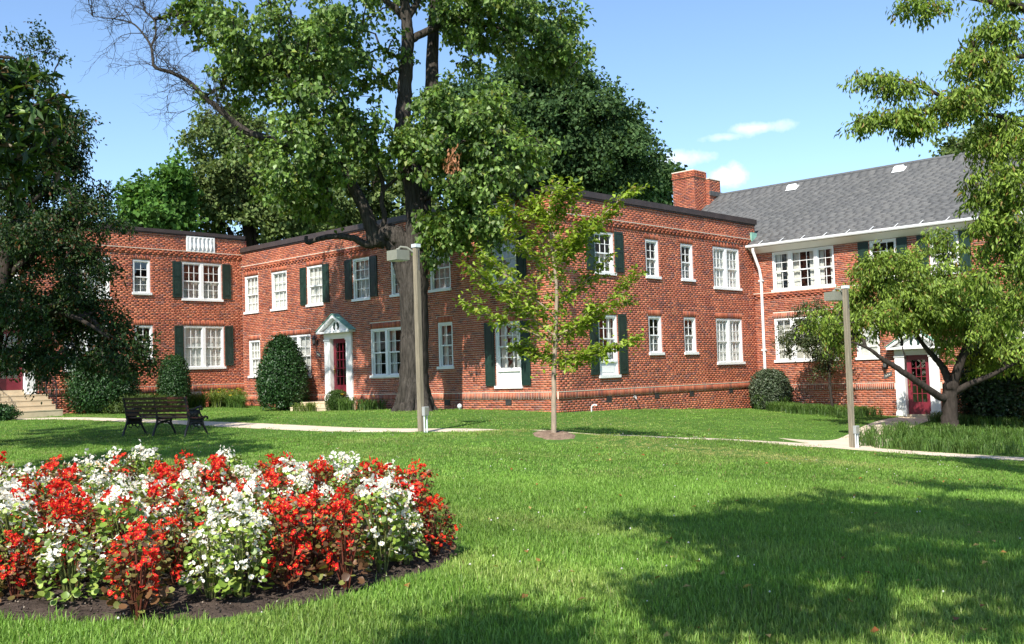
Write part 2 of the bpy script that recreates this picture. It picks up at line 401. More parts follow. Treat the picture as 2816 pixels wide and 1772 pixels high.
def wall_backing(f, s0, s1, z0, z1):
    S = sorted({s0, s1, *[v for o in OPEN[f] for v in (o[0], o[1]) if s0 < v < s1]}); Z = sorted({z0, z1, *[v for o in OPEN[f] for v in (o[2], o[3]) if z0 < v < z1]})
    mb = MB()
    for a, b in zip(S[:-1], S[1:]):
        for c, d in zip(Z[:-1], Z[1:]):
            if any(o[0] < (a + b) / 2 < o[1] and o[2] < (c + d) / 2 < o[3] for o in OPEN[f]): continue
            mb.add([FP(f, a, -.009, c), FP(f, b, -.009, c), FP(f, b, -.009, d), FP(f, a, -.009, d)], [(0, 1, 2, 3)])
    return mb
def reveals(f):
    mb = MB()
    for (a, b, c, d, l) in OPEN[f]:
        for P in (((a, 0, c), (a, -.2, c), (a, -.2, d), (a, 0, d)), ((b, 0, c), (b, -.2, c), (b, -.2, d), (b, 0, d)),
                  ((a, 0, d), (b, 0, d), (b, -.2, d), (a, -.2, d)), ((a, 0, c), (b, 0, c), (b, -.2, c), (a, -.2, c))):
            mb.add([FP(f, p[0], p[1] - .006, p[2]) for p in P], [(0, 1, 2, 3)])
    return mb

PANE = {}
def pane_mesh(f, w, h):
    k = ({'A': 1, 'C': 1, 'B': 2, 'D': 2}[f], round(w, 3), round(h, 3))
    if k not in PANE:
        t = FACE[f][1] * (w / 2); me = bpy.data.meshes.new('pane')
        me.from_pydata([(-t[0], -t[1], -h / 2), (t[0], t[1], -h / 2), (t[0], t[1], h / 2), (-t[0], -t[1], h / 2)], [], [(0, 1, 2, 3)]); me.update(); PANE[k] = me
    return PANE[k]
def curtain_mb(f, a, b, z0, z1, q, rng, amp=.006):
    n = max(8, int((b - a) / .035)); V = []; Fc = []
    ph = rng.uniform(0, 6)
    for i in range(n + 1):
        s = a + (b - a) * i / n; qq = q + amp * math.sin(i * 1.35 + ph) + amp * .5 * math.sin(i * .53 + ph * 2)
        V += [FP(f, s, qq, z0), FP(f, s, qq * .99, z1)]
    for i in range(n): Fc.append((2 * i, 2 * i + 2, 2 * i + 3, 2 * i + 1))
    return MB().add(V, Fc)
WR = np.random.default_rng(11)
def window(f, s0, s1, z0, z1, units=1, cols=3, cover='curtain', widths=None, panel=0, lintel=True):
    OPEN[f].append((s0, s1, z0, z1, lintel))
    sc, zc = (s0 + s1) / 2, (z0 + z1) / 2
    w = empty('window', FP(f, sc, -.05, z0), ROOT[f])
    zs = z0 + .085
    part('sill', fbox(MB(), f, s0 - .045, s1 + .045, -.14, .055, z0 - .002, zs), 'white_paint', w)
    J = .065; fr = MB()
    fbox(fr, f, s0 - .004, s0 + J, -.15, -.018, zs, z1); fbox(fr, f, s1 - J, s1 + .004, -.15, -.018, zs, z1)
    fbox(fr, f, s0 + J, s1 - J, -.15, -.020, z1 - J, z1 + .004)
    zb = zs
    if panel:
        zb = zs + panel
        pm = MB(); fbox(pm, f, s0 + J, s1 - J, -.12, -.055, zs, zb - .07); fbox(pm, f, s0 + J + .1, s1 - J - .1, -.055, -.042, zs + .09, zb - .15)
        part('apron_panel', pm, 'white_paint', w); fbox(fr, f, s0 + J, s1 - J, -.12, -.005, zb - .07, zb)
    MU = .13; inner = (s1 - s0) - 2 * J - MU * (units - 1)
    ws = [inner / units] * units if not widths else [inner * x / sum(widths) for x in widths]
    cs = [cols] * units if isinstance(cols, int) else cols
    a = s0 + J
    spans = []
    for i, wd in enumerate(ws):
        spans.append((a, a + wd)); a += wd
        if i < units - 1: fbox(fr, f, a, a + MU, -.15, -.016, zb, z1 - J); a += MU
    part('frame', fr, 'white_paint', w)
    zm = zb + (z1 - J - zb) * .5
    for (a, b), nc in zip(spans, cs):
        for (c, d, q) in ((zm - .02, z1 - J, -.060), (zb, zm + .02, -.092)):
            sm = MB(); ST = .036; q0 = q - .028
            fbox(sm, f, a, a + ST, q0, q, c, d); fbox(sm, f, b - ST, b, q0, q, c, d)
            fbox(sm, f, a + ST, b - ST, q0, q, c, c + .042); fbox(sm, f, a + ST, b - ST, q0, q, d - .042, d)
            pw = (b - a - 2 * ST) / nc; phh = (d - c - .084) / 2
            for k in range(1, nc): fbox(sm, f, a + ST + k * pw - .009, a + ST + k * pw + .009, q0 + .004, q - .003, c + .042, d - .042)
            fbox(sm, f, a + ST, b - ST, q0 + .005, q - .004, c + .042 + phh - .009, c + .042 + phh + .009)
            part('sash', sm, 'white_paint', w)
            pm = pane_mesh(f, pw, phh)
            for k in range(nc):
                for r in range(2):
                    put('pane', pm, 'glass', w, FP(f, a + ST + (k + .5) * pw, q - .014, c + .042 + (r + .5) * phh))
    if cover == 'curtain':
        for (a, b) in spans: part('curtain', curtain_mb(f, a, b, zb, z1 - J, -.155, WR), 'curtain', w, True)
    elif cover == 'sides':
        for (a, b) in spans:
            part('curtain', curtain_mb(f, a, a + (b - a) * .3, zb, z1 - J, -.20, WR), 'curtain', w, True); part('curtain', curtain_mb(f, b - (b - a) * .28, b, zb, z1 - J, -.20, WR), 'curtain', w, True)
    elif cover in ('blind', 'half'):
        for (a, b) in spans:
            bm = MB(); top = z1 - J if cover == 'blind' else zm + .01; z = zb
            while z < top: bm.add([FP(f, a, -.175, z), FP(f, b, -.175, z), FP(f, b, -.20, z + .031), FP(f, a, -.20, z + .031)], [(0, 1, 2, 3)]); z += .036
            part('blind', bm, 'blind', w)
    rm = MB()
    a, b, c, d = s0, s1, z0, z1
    q0, q1 = -.201, -.9
    for P in (((a, q0, c), (a, q1, c), (a, q1, d), (a, q0, d)), ((b, q0, c), (b, q1, c), (b, q1, d), (b, q0, d)), ((a, q0, d), (b, q0, d), (b, q1, d), (a, q1, d)),
              ((a, q0, c), (b, q0, c), (b, q1, c), (a, q1, c)), ((a, q1, c), (b, q1, c), (b, q1, d), (a, q1, d))):
        rm.add([FP(f, *p) for p in P], [(0, 1, 2, 3)])
    part('room_lining', rm, 'interior', w)
    return w
def shutter(f, s0, s1, z0, z1):
    m = MB(); fbox(m, f, s0, s1, .004, .034, z0, z1)
    zm = z0 + (z1 - z0) * .52
    for c, d in ((z0 + .1, zm - .05), (zm + .05, z1 - .08)):
        fbox(m, f, s0 + .055, s1 - .055, .034, .037, c, d); fbox(m, f, s0 + .085, s1 - .085, .037, .046, c + .035, d - .035)
    m2 = MB()
    for a, b, c, d in ((s0, s0 + .05, z0, z1), (s1 - .05, s1, z0, z1), (s0 + .05, s1 - .05, z0, z0 + .09), (s0 + .05, s1 - .05, z1 - .07, z1), (s0 + .05, s1 - .05, zm - .04, zm + .04)):
        fbox(m, f, a, b, .034, .045, c, d)
    return part('shutter', m, 'green_paint', ROOT[f])

# --- building A
window('A', .92, 2.62, 3.24, 4.77, 2, 3, 'half'); shutter('A', 2.66, 3.03, 3.35, 4.76); shutter('A', .52, .89, 3.36, 4.77)
window('A', .85, 2.58, .555, 2.26, 2, 3, 'curtain'); shutter('A', 2.62, 2.98, .68, 2.27); shutter('A', .46, .82, .68, 2.27)
window('A', 3.93, 4.62, 3.41, 4.74, 1, 2, 'half'); window('A', 3.86, 4.57, .955, 2.25, 1, 2, 'half')
window('A', 5.5, 7.2, 3.2, 4.75, 2, 3, 'curtain'); window('A', 5.5, 7.2, .555, 2.26, 2, 3, 'curtain')
window('A', 8.72, 9.5, 3.57, 4.66, 1, 2, 'curtain'); window('A', 10.9, 12.6, 3.22, 4.76, 2, 3, 'curtain'); window('A', 10.9, 12.6, .555, 2.26, 2, 3, 'curtain')
# --- building B (left face) and C (right face)
ZB = (2.735, 4.26)
window('B', 15.8, 16.8, *ZB, 1, 3, 'curtain'); window('B', 13.78, 14.84, *ZB, 1, 3, 'curtain')
window('B', 11.42, 12.42, *ZB, 1, 3, 'curtain'); shutter('B', 12.45, 12.83, 2.83, 4.25); shutter('B', 11.0, 11.39, 2.83, 4.25)
window('B', 8.62, 9.58, *ZB, 1, 3, 'blind'); shutter('B', 9.62, 10.02, 2.83, 4.26); shutter('B', 8.18, 8.58, 2.83, 4.25)
window('B', 6.5, 7.45, *ZB, 1, 3, 'blind'); window('B', 4.44, 5.44, *ZB, 1, 3, 'blind')
window('B', 1.5, 2.55, *ZB, 1, 3, 'blind'); shutter('B', 2.59, 2.97, 2.83, 4.2); shutter('B', 1.08, 1.46, 2.83, 4.2)
window('B', 15.75, 16.56, .15, 1.65, 1, 3, 'curtain'); window('B', 12.27, 14.82, .08, 1.72, 3, 2, 'curtain')
window('B', 6.95, 8.65, .0, 1.70, 2, 2, 'sides'); window('B', 4.42, 5.12, .21, 1.72, 1, 2, 'sides')
window('B', 1.42, 2.5, -.45, 1.58, 1, 3, 'sides', panel=.5); shutter('B', 2.53, 2.93, -.36, 1.59); shutter('B', 1.03, 1.39, -.36, 1.57)
window('C', 1.9, 2.86, 2.95, 4.29, 1, 3, 'half'); shutter('C', 1.5, 1.87, 3.06, 4.34); shutter('C', 2.89, 3.3, 3.06, 4.34)
window('C', 1.95, 2.9, -.22, 1.71, 1, 3, 'sides', panel=.45); shutter('C', 1.53, 1.92, -.12, 1.75); shutter('C', 2.93, 3.32, -.12, 1.75)
for a in (4.52, 6.52):
    window('C', a, a + .72, 2.945, 4.23, 1, 2, 'half'); window('C', a + .02, a + .74, .457, 1.725, 1, 2, 'half')
window('C', 8.5, 10.24, 2.75, 4.27, 2, 3, 'curtain'); window('C', 8.52, 10.25, .084, 1.72, 2, 3, 'curtain')
# --- building D
window('D', .8, 3.2, 2.67, 4.135, 3, [2, 3, 2], 'sides', [.8, 1.25, .8], lintel=False)
for a in (4.5, 6.53, 9.2):
    window('D', a, a + .92, 2.76, 4.135, 1, 3, 'dark' if a < 5 else 'half', lintel=False); shutter('D', a - .40, a - .03, 2.8, 4.125); shutter('D', a + .95, a + 1.3, 2.8, 4.125)
window('D', .78, 3.2, .1, 1.70, 3, [2, 3, 2], 'blind', [.8, 1.25, .8]); window('D', 3.88, 4.68, .1, 1.70, 1, 2, 'curtain'); window('D', 8.3, 10.2, .1, 1.70, 2, 3, 'curtain')

# --- doorways
def doorway(f, s0, s1, z0, z1, zf, pil=.34, ped=True):
    """panelled glazed door, pilasters, entablature and pediment; zf = foot of the pilasters"""
    OPEN[f].append((s0 - .02, s1 + .02, zf - .02, z1 + .02, False))
    R_ = ROOT[f]
    d = MB(); a, b = s0 + .02, s1 - .02; st = .15
    fbox(d, f, a, a + st, -.13, -.09, z0, z1); fbox(d, f, b - st, b, -.13, -.09, z0, z1)
    fbox(d, f, a + st, b - st, -.13, -.091, z0, z0 + .40); fbox(d, f, a + st, b - st, -.13, -.091, z1 - .16, z1)
    do = part('door', d, 'maroon_paint', R_)
    mm = MB(); ga, gb, gc, gd = a + st, b - st, z0 + .40, z1 - .16
    for k in range(1, 3): s = ga + (gb - ga) * k / 3; fbox(mm, f, s - .011, s + .011, -.125, -.088, gc, gd)
    for k in range(1, 5): z = gc + (gd - gc) * k / 5; fbox(mm, f, ga, gb, -.124, -.0885, z - .011, z + .011)
    part('glazing_bars', mm, 'maroon_paint', do)
    pw, ph = (gb - ga) / 3, (gd - gc) / 5; pm = pane_mesh(f, pw, ph)
    for i in range(3):
        for k in range(5): put('pane', pm, 'glass', do, FP(f, ga + (i + .5) * pw, -.108, gc + (k + .5) * ph))
    hs = s1 - .09 if f in 'BA' else s0 + .09
    hm = MB(); hm.lathe([(.0, -.03), (.03, -.03), (.034, 0), (.02, .03), (0, .03)], FP(f, hs, -.06, z0 + .95), 10); fbox(hm, f, hs - .02, hs + .02, -.09, -.082, z0 + .8, z0 + 1.12); fbox(hm, f, hs - .012, hs + .012, -.082, -.055, z0 + .86, z0 + .9)
    part('door_handle', hm, 'brass', do)
    rm = MB(); a, b, c, d_ = s0 - .02, s1 + .02, zf, z1 + .02
    for P in (((a, -.2, c), (a, -1.2, c), (a, -1.2, d_), (a, -.2, d_)), ((b, -.2, c), (b, -1.2, c), (b, -1.2, d_), (b, -.2, d_)), ((a, -.2, d_), (b, -.2, d_), (b, -1.2, d_), (a, -1.2, d_)),
              ((a, -.2, c), (b, -.2, c), (b, -1.2, c), (a, -1.2, c)), ((a, -1.2, c), (b, -1.2, c), (b, -1.2, d_), (a, -1.2, d_))): rm.add([FP(f, *p) for p in P], [(0, 1, 2, 3)])
    part('room_lining', rm, 'interior', do)
    part('threshold', fbox(MB(), f, s0 - .02, s1 + .02, -.16, .03, zf - .015, z0 - .004), 'concrete', R_)
    for (c, e) in ((s0 - pil, s0), (s1, s1 + pil)):
        m = MB(); fbox(m, f, c, e, -.14, .06, zf, z1 + .06)
        fbox(m, f, c - .02, e + .02, .061, .085, zf, zf + .16); fbox(m, f, c - .02, e + .02, .061, .09, z1 - .06, z1 + .0)
        for k in range(4): s = c + .05 + (e - c - .1) * (k + .5) / 4; fbox(m, f, s - .022, s + .022, .06, .072, zf + .22, z1 - .12)
        part('pilaster', m, 'white_paint', R_)
    c, e = s0 - pil, s1 + pil
    m = MB(); fbox(m, f, c, e, -.10, .075, z1 + .06, z1 + .2); part('entablature', m, 'white_paint', R_)
    fbox_l = fbox(MB(), f, s0, s1, -.14, .02, z1 + .0, z1 + .059); part('door_head', fbox_l, 'white_paint', R_)
    if ped:
        zc = z1 + .2; h = .62; sm = (c + e) / 2; a, b = c - .17, e + .17
        m = MB(); fprism(m, f, [(a + .06, zc), (b - .06, zc), (sm, zc + h - .08)], .0, .10)
        fbox(m, f, a, b, .0, .30, zc - .0, zc + .07)
        for x in (a, b):
            dx = (sm - x); fprism(m, f, [(x, zc + .07), (x + dx * .12, zc + .07), (sm, zc + h - .06), (sm, zc + h + .05)] if x == a else [(x, zc + .07), (sm, zc + h + .05), (sm, zc + h - .06), (x + dx * .12, zc + .07)], .101, .28)
        pe = part('pediment', m, 'white_paint', R_)
        r = MB()
        for x in (a, b): 
            fprism(r, f, [(x + (-.03 if x == a else .03), zc + .085), (sm, zc + h + .065), (sm, zc + h + .09), (x + (-.06 if x == a else .06), zc + .085)], -.02, .31)
        part('copper_roof', r, 'flashing', pe)
        orn = MB()
        for sg in (-1, 1):
            P = [(sm + sg * x, zc + z) for x, z in ((.03, .36), (.10, .40), (.16, .30), (.17, .19), (.12, .11), (.07, .14), (.09, .22), (.05, .30))]
            fprism(orn, f, P if sg > 0 else P[::-1], .101, .125)
        part('carved_ornament', orn, 'green_paint', pe)
doorway('B', 10.02, 10.98, -.62, 1.46, -.79)
doorway('A', 8.56, 9.46, -.04, 2.05, -.2, ped=True)
doorway('D', 5.52, 6.33, -1.75, .2, -1.81, .32, ped=True)

# --- walls
BRK = np.random.default_rng(3)
def wall(f, s0, s1, z0, z1, zw, zs, keep, capz=None, bricks_vis=300):
    R_ = ROOT[f]
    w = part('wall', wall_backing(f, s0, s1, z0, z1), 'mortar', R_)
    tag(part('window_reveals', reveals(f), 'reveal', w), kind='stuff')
    B = rows_fill(f, s0, s1, zw, z1, zw, BRK) + rows_fill(f, s0, s1, z0, zw - .205, zw - .205, BRK)
    for (a, b, c, d, l) in OPEN[f]:
        if l: B += soldiers(a - .03, b + .03, d, d + .205, .0)
    iv = [(s0, s1)]
    for (a, b, c, d, l) in OPEN[f]:
        if c < zw - .1 < d: iv = [p for (x, y) in iv for p in ((x, min(y, a - .36)), (max(x, b + .36), y)) if p[1] - p[0] > .1]
    for a, b in iv:
        B += soldiers(a, b, zw - .205, zw - .008, .028)
        part('water_table_wash', fbox(MB(), f, a, b, -.01, .036, zw - .006, zw + .012), 'cornice_wash', w)
        part('water_table_bed', fbox(MB(), f, a, b, -.01, .0225, zw - .205, zw - .0065), 'mortar', w)
    # projecting string course with brick dentils
    if zs is not None:
        sa, sb = (s0, s1)
        part('string_course', fbox(MB(), f, sa, sb, -.01, .052, zs - .01, zs + .012), 'cornice_wash', w)
        n = int((sb - sa) / BL)
        for i in range(n): B.append((sa + i * BL + .005, sa + (i + 1) * BL - .006, zs - .072, zs - .012, .045, 2))
        dn = int((sb - sa) / .214)
        for i in range(dn): B.append((sa + .05 + i * .214, sa + .05 + i * .214 + .1, zs - .205, zs - .145, .036, 2)); 
        for i in range(n): B.append((sa + i * BL + .105, sa + (i + 1) * BL + .094, zs - .14, zs - .078, .040, 2))
    full = [(i, b) for i, b in enumerate(B) if b[5] == 0 and abs(b[1] - b[0] - (BL - JH)) < .002 and abs(b[3] - b[2] - (CH - JT)) < .002 and keep(b[0], b[2])]
    full.sort(key=lambda ib: float(np.linalg.norm(FP(f, ib[1][0], 0, ib[1][2]) - np.array((0, 0, CZ)))))
    pick = {i for i, _ in full[:bricks_vis]}
    me = brick_mesh(f, [b for i, b in enumerate(B) if i not in pick], BRK, 'brickwork')
    o = part('brickwork', me, 'brick', w); tag(o, kind='stuff')
    protos = []
    for c in list(PAL[[0, 0, 1, 1, 2, 3, 4, 6]] * np.array([[1], [.88], [1], [.9], [1], [1], [1], [.95]])):
        m = brick_mesh(f, [(-(BL - JH) / 2, (BL - JH) / 2, -(CH - JT) / 2, (CH - JT) / 2, 0, 0)], BRK, 'brick')
        set_col_const(m, c); cc = center(m); protos.append((m, cc - FP(f, 0, 0, 0)))
    for i in sorted(pick):
        b = B[i]; m, off = protos[int(BRK.integers(len(protos)))]
        put('brick', m, 'brick', w, FP(f, (b[0] + b[1]) / 2, 0, (b[2] + b[3]) / 2) + off)
    if capz:
        m = MB(); fbox(m, f, s0 - (.0 if f != 'C' else .08), s1 + .05, -.35, .07, capz[0] + .02, capz[1]); part('parapet_cap', m, 'cap_metal', R_)
        m = MB(); fbox(m, f, s0, s1, -.3, .03, capz[0] - .03, capz[0] + .0198); part('cap_shadow_fascia', m, 'cap_metal', R_)  # dark fascia strip standing in for the shadow below the cap
    return w
def set_col_const(m, c):
    a = m.attributes['Col']; a.data.foreach_set('color', np.tile(np.array((*c, 1), dtype=np.float32), len(m.vertices)))
wA = wall('A', -.15, 15.0, -1.8, 5.80, -.07, 5.177, lambda s, z: s < 5.2 and z > -.05, (5.814, 5.97))
wB = wall('B', 0, LB - .02, -1.9, 5.25, -.574, 4.689, lambda s, z: s < 4.2 and z > -.5, (5.256, 5.46), 150)
wC = wall('C', 0, LC + .25, -2.2, 5.25, -.574, 4.689, lambda s, z: s < 4.2 and z > -.5, (5.256, 5.46), 150)
wD = wall('D', .0, 15.0, -2.8, 4.14, -.704, 2.66, lambda s, z: s < 5.1 and z > -.6)
# crawl-space vents
for f, s, z in (('C', 2.36, -.87), ('C', 4.84, -.86), ('C', 6.83, -.86), ('C', 9.32, -.83), ('B', 2.0, -.87), ('B', 4.75, -.87)):
    m = MB(); fbox(m, f, s - .13, s + .13, .001, .008, z - .09, z + .09)
    v = part('vent', m, 'black_metal', ROOT[f])
    g = MB()
    for k in range(5): fbox(g, f, s - .12, s + .12, .009, .016, z - .08 + k * .036, z - .068 + k * .036)
    part('grille', g, 'dark_stone', v)
m = MB(); fbox(m, 'A', 1.9, 2.9, .001, .02, -.85, -.32); part('crawl_hatch', m, 'dark_stone', bA)
# balustrade panels in the parapet
def balustrade(f, s0, s1, z0, z1):
    m = MB(); fbox(m, f, s0, s1, .004, .02, z0, z1)
    for a, b, c, d in ((s0, s1, z1 - .05, z1), (s0, s1, z0, z0 + .05), (s0, s0 + .08, z0 + .05, z1 - .05), (s1 - .08, s1, z0 + .05, z1 - .05)): fbox(m, f, a, b, .0205, .05, c, d)
    o = part('balustrade_panel', m, 'white_paint', ROOT[f])
    n = 6; h = z1 - z0 - .1
    for k in range(n):
        s = s0 + .08 + (s1 - s0 - .16) * (k + .5) / n; b = MB(); c = FP(f, s, .035, z0 + .05)
        b.lathe([(.035, 0), (.035, .03), (.05, .08), (.062, h * .3), (.045, h * .5), (.03, h * .68), (.045, h * .8), (.036, h - .02), (.036, h)], c, 10)
        part('baluster', b, 'white_paint', o, True)
balustrade('A', 1.22, 2.44, 5.185, 5.79); balustrade('B', 1.48, 2.66, 4.70, 5.25)
# unseen flat roof slabs, put in to block light and sky views
def slab(f_pts, z0, z1, name, mat, parent):
    mb = MB(); mb.prism([(p[0], p[1]) for p in f_pts], z0 + CZ, z1 + CZ, lambda a, b, t: (a, b, t)); return part(name, mb, mat, parent)
i_ = -.34
p0 = O2 + U2 * .3 + V2 * .3
slab([p0, p0 + U2 * (LB - .3), p0 + U2 * (LB - .3) + V2 * 10.8, p0 + V2 * 10.8], 4.85, 4.95, 'unseen_flat_roof', 'dark_stone', bB)
pa = FACE['A'][0] + V2 * .1 + U2 * .3
slab([pa, pa - V2 * 15, pa - V2 * 15 + U2 * 9, pa + U2 * 9], 5.3, 5.4, 'unseen_flat_roof', 'dark_stone', bA)
# side / rear walls of the blocks (plain, turned away from the courtyard)
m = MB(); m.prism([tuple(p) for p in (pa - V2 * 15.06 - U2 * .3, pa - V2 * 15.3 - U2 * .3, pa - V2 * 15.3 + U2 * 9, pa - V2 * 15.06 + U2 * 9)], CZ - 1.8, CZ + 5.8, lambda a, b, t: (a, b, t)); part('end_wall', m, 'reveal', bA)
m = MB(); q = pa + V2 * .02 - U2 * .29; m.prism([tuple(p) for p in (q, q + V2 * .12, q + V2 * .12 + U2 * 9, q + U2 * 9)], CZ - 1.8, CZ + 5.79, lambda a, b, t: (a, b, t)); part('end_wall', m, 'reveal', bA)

# --- roof of D
SG, SE = -4.33, 15.2; QE, ZE = .36, 4.44; QR, ZR = -4.2, 7.42
sl_ = math.hypot(QE - QR, ZR - ZE); cq, cz = (QR - QE) / sl_, (ZR - ZE) / sl_
nq, nzv = cz, -cq        # roof normal in (q, z)
def RP(s, a, h): return FP('D', s, QE + cq * a + nq * h, ZE + cz * a + nzv * h)     # a = distance up the slope, h = height off it
m = MB()
m.add([RP(SG, 0, -.02), RP(SE, 0, -.02), RP(SE, sl_, -.02), RP(SG, sl_, -.02), RP(SG, 0, -.1), RP(SE, 0, -.1), RP(SE, sl_, -.1), RP(SG, sl_, -.1)], HEXF)
m.add([FP('D', SG, QR, ZR - .02), FP('D', SE, QR, ZR - .02), FP('D', SE, 2 * QR - QE, ZE - .02), FP('D', SG, 2 * QR - QE, ZE - .02)], [(0, 1, 2, 3)])
roof = part('roof', m, 'dark_stone', bD)
SH = []; rows = int(sl_ / .14); SR = np.random.default_rng(5)
for r in range(rows):
    j = 0; s = SG - SR.uniform(0, .33)
    while s < SE:
        w_ = .333; a, b = max(s, SG), min(s + w_, SE)
        if b - a > .03: SH.append((a + .003, b - .003, r * .14, SR.uniform(-.006, .006)))
        s += w_
SHc = np.array([(.112, .112, .110), (.122, .121, .119), (.103, .103, .103), (.130, .128, .124)])
def shingle_arr(L, rng):
    V = []; C = []
    for (a, b, u0, j) in L:
        u1 = u0 + .17; hh = .012 + j * .3
        V += [RP(a, u0 + j, hh), RP(b, u0 + j, hh), RP(b, u1, .001), RP(a, u1, .001), RP(a, u0 + j, -.02), RP(b, u0 + j, -.02), RP(b, u1, -.02), RP(a, u1, -.02)]
        C += [SHc[rng.integers(4)] * rng.uniform(.93, 1.07)] * 8
    base = np.array([(0, 1, 2, 3), (0, 4, 5, 1), (1, 5, 6, 2), (3, 7, 4, 0)])
    return np.array(V), (np.arange(len(L))[:, None, None] * 8 + base[None]).reshape(-1, 4), np.array(C)
near = sorted([i for i, t in enumerate(SH) if t[1] - t[0] > .32 and 0 < t[0] < 6], key=lambda i: (SH[i][2] * .5 - SH[i][0] * .5))[:300]
ns = set(near)
V, F, C = shingle_arr([t for i, t in enumerate(SH) if i not in ns], SR)
tag(part('shingles', mesh_np('shingles', V, F, C), 'shingle', roof), kind='stuff')
pr = []
for k in range(6):
    V, F, C = shingle_arr([(-.1635, .1635, 0, 0)], SR); me = mesh_np('shingle', V, F, C); cc = center(me); pr.append((me, cc - RP(0, 0, 0)))
for i in near:
    t = SH[i]; me, off = pr[int(SR.integers(6))]; put('shingle', me, 'shingle', roof, RP((t[0] + t[1]) / 2, t[2] + t[3], t[3] * .5) + off)
m = MB(); m.add([RP(SG, sl_ - .14, .02), RP(SE, sl_ - .14, .02), RP(SE, sl_ + .02, .035), RP(SG, sl_ + .02, .035), RP(SG, sl_ - .14, .0), RP(SE, sl_ - .14, .0), RP(SE, sl_ + .02, .0), RP(SG, sl_ + .02, .0)], HEXF)
part('ridge_cap', m, 'dark_stone', roof)
for (s, a) in ((-.2, 4.78), (4.12, 4.86)):
    m = MB()
    def vb(s0, s1, a0, a1, h0, h1, sk=0): m.add([RP(s0, a0, h0), RP(s1, a0, h0), RP(s1, a1, h0), RP(s0, a1, h0), RP(s0 + .02, a0 + sk, h1), RP(s1 - .02, a0 + sk, h1), RP(s1 - .02, a1 - .02, h1), RP(s0 + .02, a1 - .02, h1)], HEXF)
    vb(s - .24, s + .24, a - .2, a + .2, .02, .035); vb(s - .19, s + .19, a - .13, a + .15, .036, .14, .04)
    part('roof_vent', m, 'white_paint', roof)
# eaves: gutter, soffit, straps, downpipe
m = MB(); prof = [(.36, 4.345), (.47, 4.35), (.49, 4.39), (.49, 4.44), (.475, 4.44), (.46, 4.375), (.37, 4.365), (.37, 4.44), (.36, 4.44)]
m.prism(prof, -.12, SE, lambda p, q, t: FP('D', t, p, q)); part('gutter', m, 'white_paint', bD)
m = MB(); m.prism([(.003, 4.145), (.035, 4.145), (.355, 4.335), (.003, 4.335)], .02, SE, lambda p, q, t: FP('D', t, p, q)); part('soffit', m, 'white_paint', bD)
for k in range(18):
    s = .55 + k * .84
    m = MB(); m.add([FP('D', s - .012, .50, 4.432), FP('D', s + .012, .50, 4.432), FP('D', s + .032, .20, 4.58), FP('D', s + .008, .20, 4.58), FP('D', s - .012, .50, 4.44), FP('D', s + .012, .50, 4.44), FP('D', s + .032, .20, 4.59), FP('D', s + .008, .20, 4.59)], HEXF); part('gutter_strap', m, 'white_paint', bD)
m = MB(); pts = [FP('D', .28, .43, 4.31), FP('D', .28, .43, 4.2), FP('D', .34, .13, 3.55), FP('D', .36, .07, 3.2), FP('D', .36, .07, -1.4)]
m.tube(pts, .055, 8); dp = part('downpipe', m, 'white_paint', bD, True)
for z in (3.1, .55): mm = MB(); fbox(mm, 'D', .28, .44, .002, .135, z, z + .05); part('pipe_strap', mm, 'white_paint', dp)
m = MB(); fbox(m, 'C', LC - .12, LC + .22, .01, .09, 4.62, 4.95); fbox(m, 'C', LC + .0, LC + .3, -.3, .06, 4.45, 4.62); part('valley_flashing', m, 'flashing', bD)
# gable: brick parapet with copper coping, chimney
def gable_poly(h): return [(QE - .5, ZE - .5 + h), (QR, ZR + h), (2 * QR - QE, ZE + h - .1), (2 * QR - QE, -2), (QE - .5, -2)]
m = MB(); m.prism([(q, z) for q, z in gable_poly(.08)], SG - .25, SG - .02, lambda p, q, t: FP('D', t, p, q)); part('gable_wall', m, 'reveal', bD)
m = MB()
for (qa, za, qb, zb) in ((QE - .6, ZE - .02, QR - .02, ZR + .22),):
    m.add([FP('D', SG - .3, qa, za), FP('D', SG + .1, qa, za), FP('D', SG + .1, qb, zb), FP('D', SG - .3, qb, zb), FP('D', SG - .3, qa, za + .12), FP('D', SG + .1, qa, za + .12), FP('D', SG + .1, qb, zb + .12), FP('D', SG - .3, qb, zb + .12)], HEXF)
part('gable_coping', m, 'flashing', bD)
FACE['X'] = (O2 + V2 * (LC + 2.5), -U2, -V2)          # chimney faces: X looks like D's front, Y like C
def stack(s0, s1, q0, q1, z0, z1, corbel):
    """brick chimney stack: s along D, q behind D's front"""
    o = part('chimney', fbox(MB(), 'D', s0 + .01, s1 - .01, -q1 + .01, -q0 - .01, z0, z1 - .01), 'mortar', bD)
    FACE['X'] = (FACE['D'][0] + V2 * q0, -U2, -V2); FACE['Y'] = (FACE['D'][0] + V2 * q0 - U2 * s1, V2, -U2)
    OPEN['X'] = OPEN['Y'] = []
    for f, a, b in (('X', s0, s1), ('Y', 0, q1 - q0)):
        B = rows_fill(f, a, b, z0, z1 - corbel, z0, BRK, 0)
        if corbel: B += [(x[0] - .03 if i == 0 else x[0], x[1], x[2], x[3], .035, 1) for i, x in enumerate(rows_fill(f, a, b + .035, z1 - corbel, z1, z0, BRK, 2))]
        tag(part('brickwork', brick_mesh(f, B, BRK, 'brickwork'), 'brick', o), kind='stuff')
    m = MB(); fbox(m, 'D', s0 - .02, s1 + .02, -q1 - .02, -q0 + .02, z1, z1 + .04); part('chimney_crown', m, 'cornice_wash', o)
    return o
stack(-5.15, -4.08, 2.5, 3.4, 4.5, 8.3, .29)
stack(-4.95, -3.92, 3.405, 4.3, 4.5, 8.0, 0)
m = MB(); fbox(m, 'D', -5.0, -3.86, -4.35, -3.41, 7.3, 7.5); part('chimney_flashing', m, 'dark_stone', bD)

